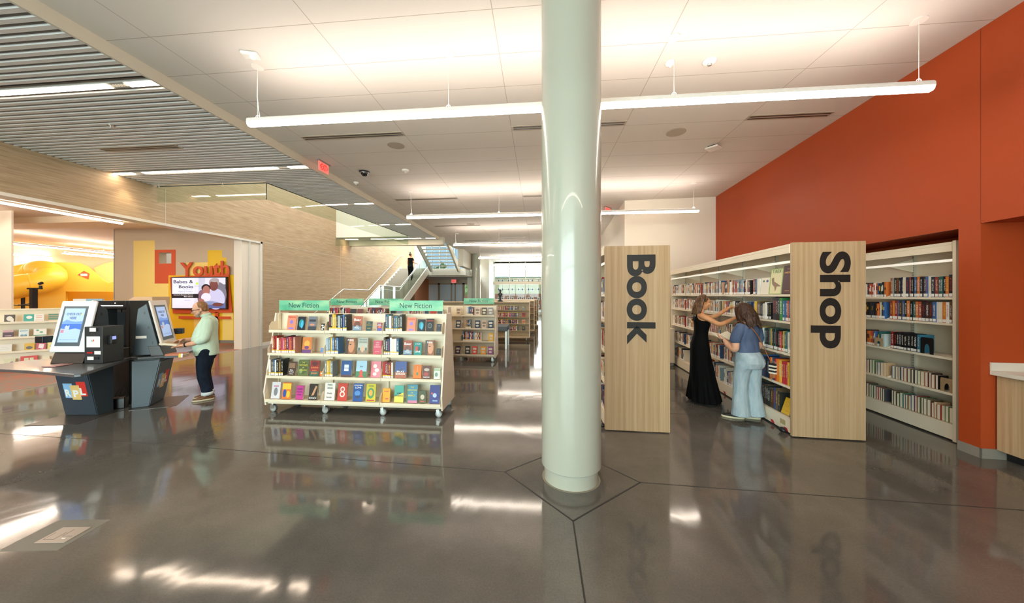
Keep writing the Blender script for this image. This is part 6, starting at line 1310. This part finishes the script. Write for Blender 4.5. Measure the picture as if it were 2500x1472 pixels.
for s2, kx in ((1, .02), (-1, -.02)): limb(b, [(-.025, .075*s2, .76, .108), (-.005+kx, .08*s2, .6, .095), (kx*1.2, .085*s2, .4, .088), (kx*1.2-.01, .095*s2, .2, .1), (kx*1.2-.015, .1*s2, .055, .115)], 6, end=False)
o = b.build('jeans', jean, t); remesh(o, .008, 5)
for s2 in (1, -1):
    b = MB(); vs_ = []; hz = ((.725, -.03, .150, .158), (.775, -.035, .161, .166), (.825, -.030, .155, .162))
    for off in (.005, -.004):
        for z, f, rd, rw in hz:
            for j in range(6):
                a = pi-s2*(radians(12)+j*radians(38)/5); c_, s_ = cos(a), sin(a); k1_ = abs(c_)**.85*(1 if c_ > 0 else -1); k2_ = abs(s_)**.85*(1 if s_ > 0 else -1)
                vs_.append((f+(rd+off)*k1_, (rw+off)*k2_, z))
    fs = [(r_*6+j, r_*6+j+1, (r_+1)*6+j+1, (r_+1)*6+j) for r_ in range(2) for j in range(5)]; n_ = 18
    fs += [tuple(q+n_ for q in f_) for f_ in fs] + [(j, j+1, j+1+n_, j+n_) for j in range(5)] + [(12+j, 13+j, 13+j+n_, 12+j+n_) for j in range(5)] + [(r_*6, r_*6+6, r_*6+6+n_, r_*6+n_) for r_ in range(2)] + [(r_*6+5, r_*6+11, r_*6+11+n_, r_*6+5+n_) for r_ in range(2)]
    b.add(vs_, fs); b.build('back_pocket', clothmat('light denim pocket', 'a3b3bb', 'b5c3c9', 16, .3), t)
b = MB(); b.tube([(.0, 0, .945), (.0, 0, .975)], [.146, .144], 28, flat=.78, ref=(0, 1, 0)); b.build('waistband', jean, t, smooth=True)
for s2, kx in ((1, .05), (-1, -.02)): shoe(t, (.045+kx, .10*s2+.035, 0), .75, .265, [mat('black speckle canvas', '262320', .7), mat('cream sole', 'd9cfae', .6)], I4, .06)
HB2 = hairmat('dark brown wavy hair', '1d100a', '3a2216', '5e3d28')
st = []; R = random.Random(9)
for i in range(38):
    a = radians(55+i*(360-2*55)/37); ca, sa = cos(a), sin(a); x, y = -.01+.085*ca, .08*sa; L = R.uniform(.1, .19); w1 = R.uniform(-.018, .018)
    P_ = [(.0+.03*ca, .03*sa, .12), (x*.95, y, .07), (x*1.15, y*1.15, -.01), (x*1.25+w1, y*1.25-w1, -.085), (x*1.3-w1, y*1.3+w1, -.13), (x*1.3+w1, y*1.25, -.12-L*.8)]
    st.append([(*(Hv @ Vector(p)), r_) for p, r_ in zip(P_, (.018, .024, .026, .026, .022, .009))])
hair_strands(t, HB2, I4, st)
b = MB(); b.T = Hv; b.ell((-.02, 0, .04), (.095, .088, .09), 18, 12); h2 = b.build('hair_crown', HB2, t); remesh(h2, .006, 2)
b = MB(); b.tube([(.222, .135, 1.028), (.235, .128, 1.036)], .033, 16); b.build('wristwatch', M_black, t, smooth=True)
MT2 = Matrix.Translation(Wp2) @ Matrix.Rotation(Wa2, 4, 'Z')
t = thing('crossbody_bag', 'small tan bag with striped fabric on a brown shoulder strap', 'bag'); b = MB()
sp = smooth_path([Vector(p) for p in ((.115, .10, 1.24), (.04, .11, 1.318), (-.06, .095, 1.305), (-.135, .03, 1.19), (-.15, -.07, 1.04), (-.17, -.13, .90), (-.225, -.165, .76))], 6); b.tube(sp, [(.004, .014)]*len(sp), 8, ref=(1, 0, 0)); b.build('strap', mat('tan leather', 'a8663a', .5), t, smooth=True)
b = MB(); b.box(-.275, -.205, -.19, -.12, .60, .70); b.build('pouch', mat('tan leather', 'a8663a', .5), t, bevel=.015)
b = MB()
for i in range(6): b.box(-.283, -.20, -.196, -.115, .655+i*.022, .677+i*.022, i % 2)
b.build('striped_scarf', [mat('stripe cream', 'efe6d2', .8), mat('stripe black', '1c1a1a', .8)], t, bevel=.004); t.matrix_world = MT2
t = thing('open_book', 'small open book in the hands of the person in blue T-shirt', 'book'); b = MB()
b.hexa([(.28, .0, 1.02), (.28, .14, 1.05), (.42, .14, 1.12), (.42, .0, 1.09)], [(.275, .0, 1.033), (.275, .14, 1.063), (.415, .14, 1.133), (.415, .0, 1.103)]); b.build('page_block', M_pages, t)
b = MB(); b.hexa([(.28, -.14, 1.06), (.28, -.002, 1.02), (.42, -.002, 1.09), (.42, -.14, 1.13)], [(.275, -.14, 1.073), (.275, -.002, 1.033), (.415, -.002, 1.103), (.415, -.14, 1.143)]); b.build('page_block', M_pages, t); t.matrix_world = MT2
# ---- person on the stairs ------------------------------------------------------------
t = thing('person', 'distant person in black with a hair bun climbing the stairs', 'person', (-7.82, 20.35, 2.585), radians(75))
b = MB(); torso(b, [(.85, 0, .1, .14), (1.1, 0, .09, .12), (1.3, 0, .09, .15), (1.4, 0, .05, .08)], 14); limb(b, [(0, 0, 1.38, .045), (0, 0, 1.48, .045)]); Hs = head(b, (.02, 0, 1.55), -.05, -.4)
limb(b, [(0, -.16, 1.35, .045), (.04, -.2, 1.1, .038), (.28, -.34, 1.02, .025)]); hand(b, (.28, -.34, 1.02), (.9, -.4, 0), (0, 0, 1), (0, 1, 0), .8)
limb(b, [(0, .16, 1.35, .045), (-.02, .2, 1.1, .038), (.04, .2, .88, .025)]); hand(b, (.04, .2, .88), (.1, 0, -1), (0, 1, 0), (1, 0, 0), .5)
for s2 in (1, -1): limb(b, [(.0, .08*s2, .85, .08), (.01, .08*s2, .48, .055), (.0 if s2 > 0 else .02, .08*s2, .09, .04)])
o = b.build('body', skin2, t); remesh(o, .009, 3)
b = MB(); torso(b, [(.7, 0, .13, .17), (.85, -.02, .135, .175), (1.0, 0, .11, .145), (1.25, 0, .11, .165), (1.38, 0, .07, .14)], 18)
for s2 in (1, -1): limb(b, [(0, .14*s2, 1.34, .06), (.01, .18*s2, 1.24, .055)]); limb(b, [(0, .085*s2, .8, .11), (.01, .085*s2, .45, .08), (0, .085*s2, .1, .06)])
o = b.build('black_outfit', dressm, t); remesh(o, .012, 3)
b = MB(); b.T = Hs; b.ell((-.025, 0, .035), (.09, .082, .09), 14, 10); b.ell((-.03, 0, .15), (.04, .04, .05), 12, 8); o = b.build('hair', HB2, t, smooth=True)
for s2 in (1, -1): shoe(t, (.03, .085*s2, .005), 0, .25, [M_black, M_black], I4)
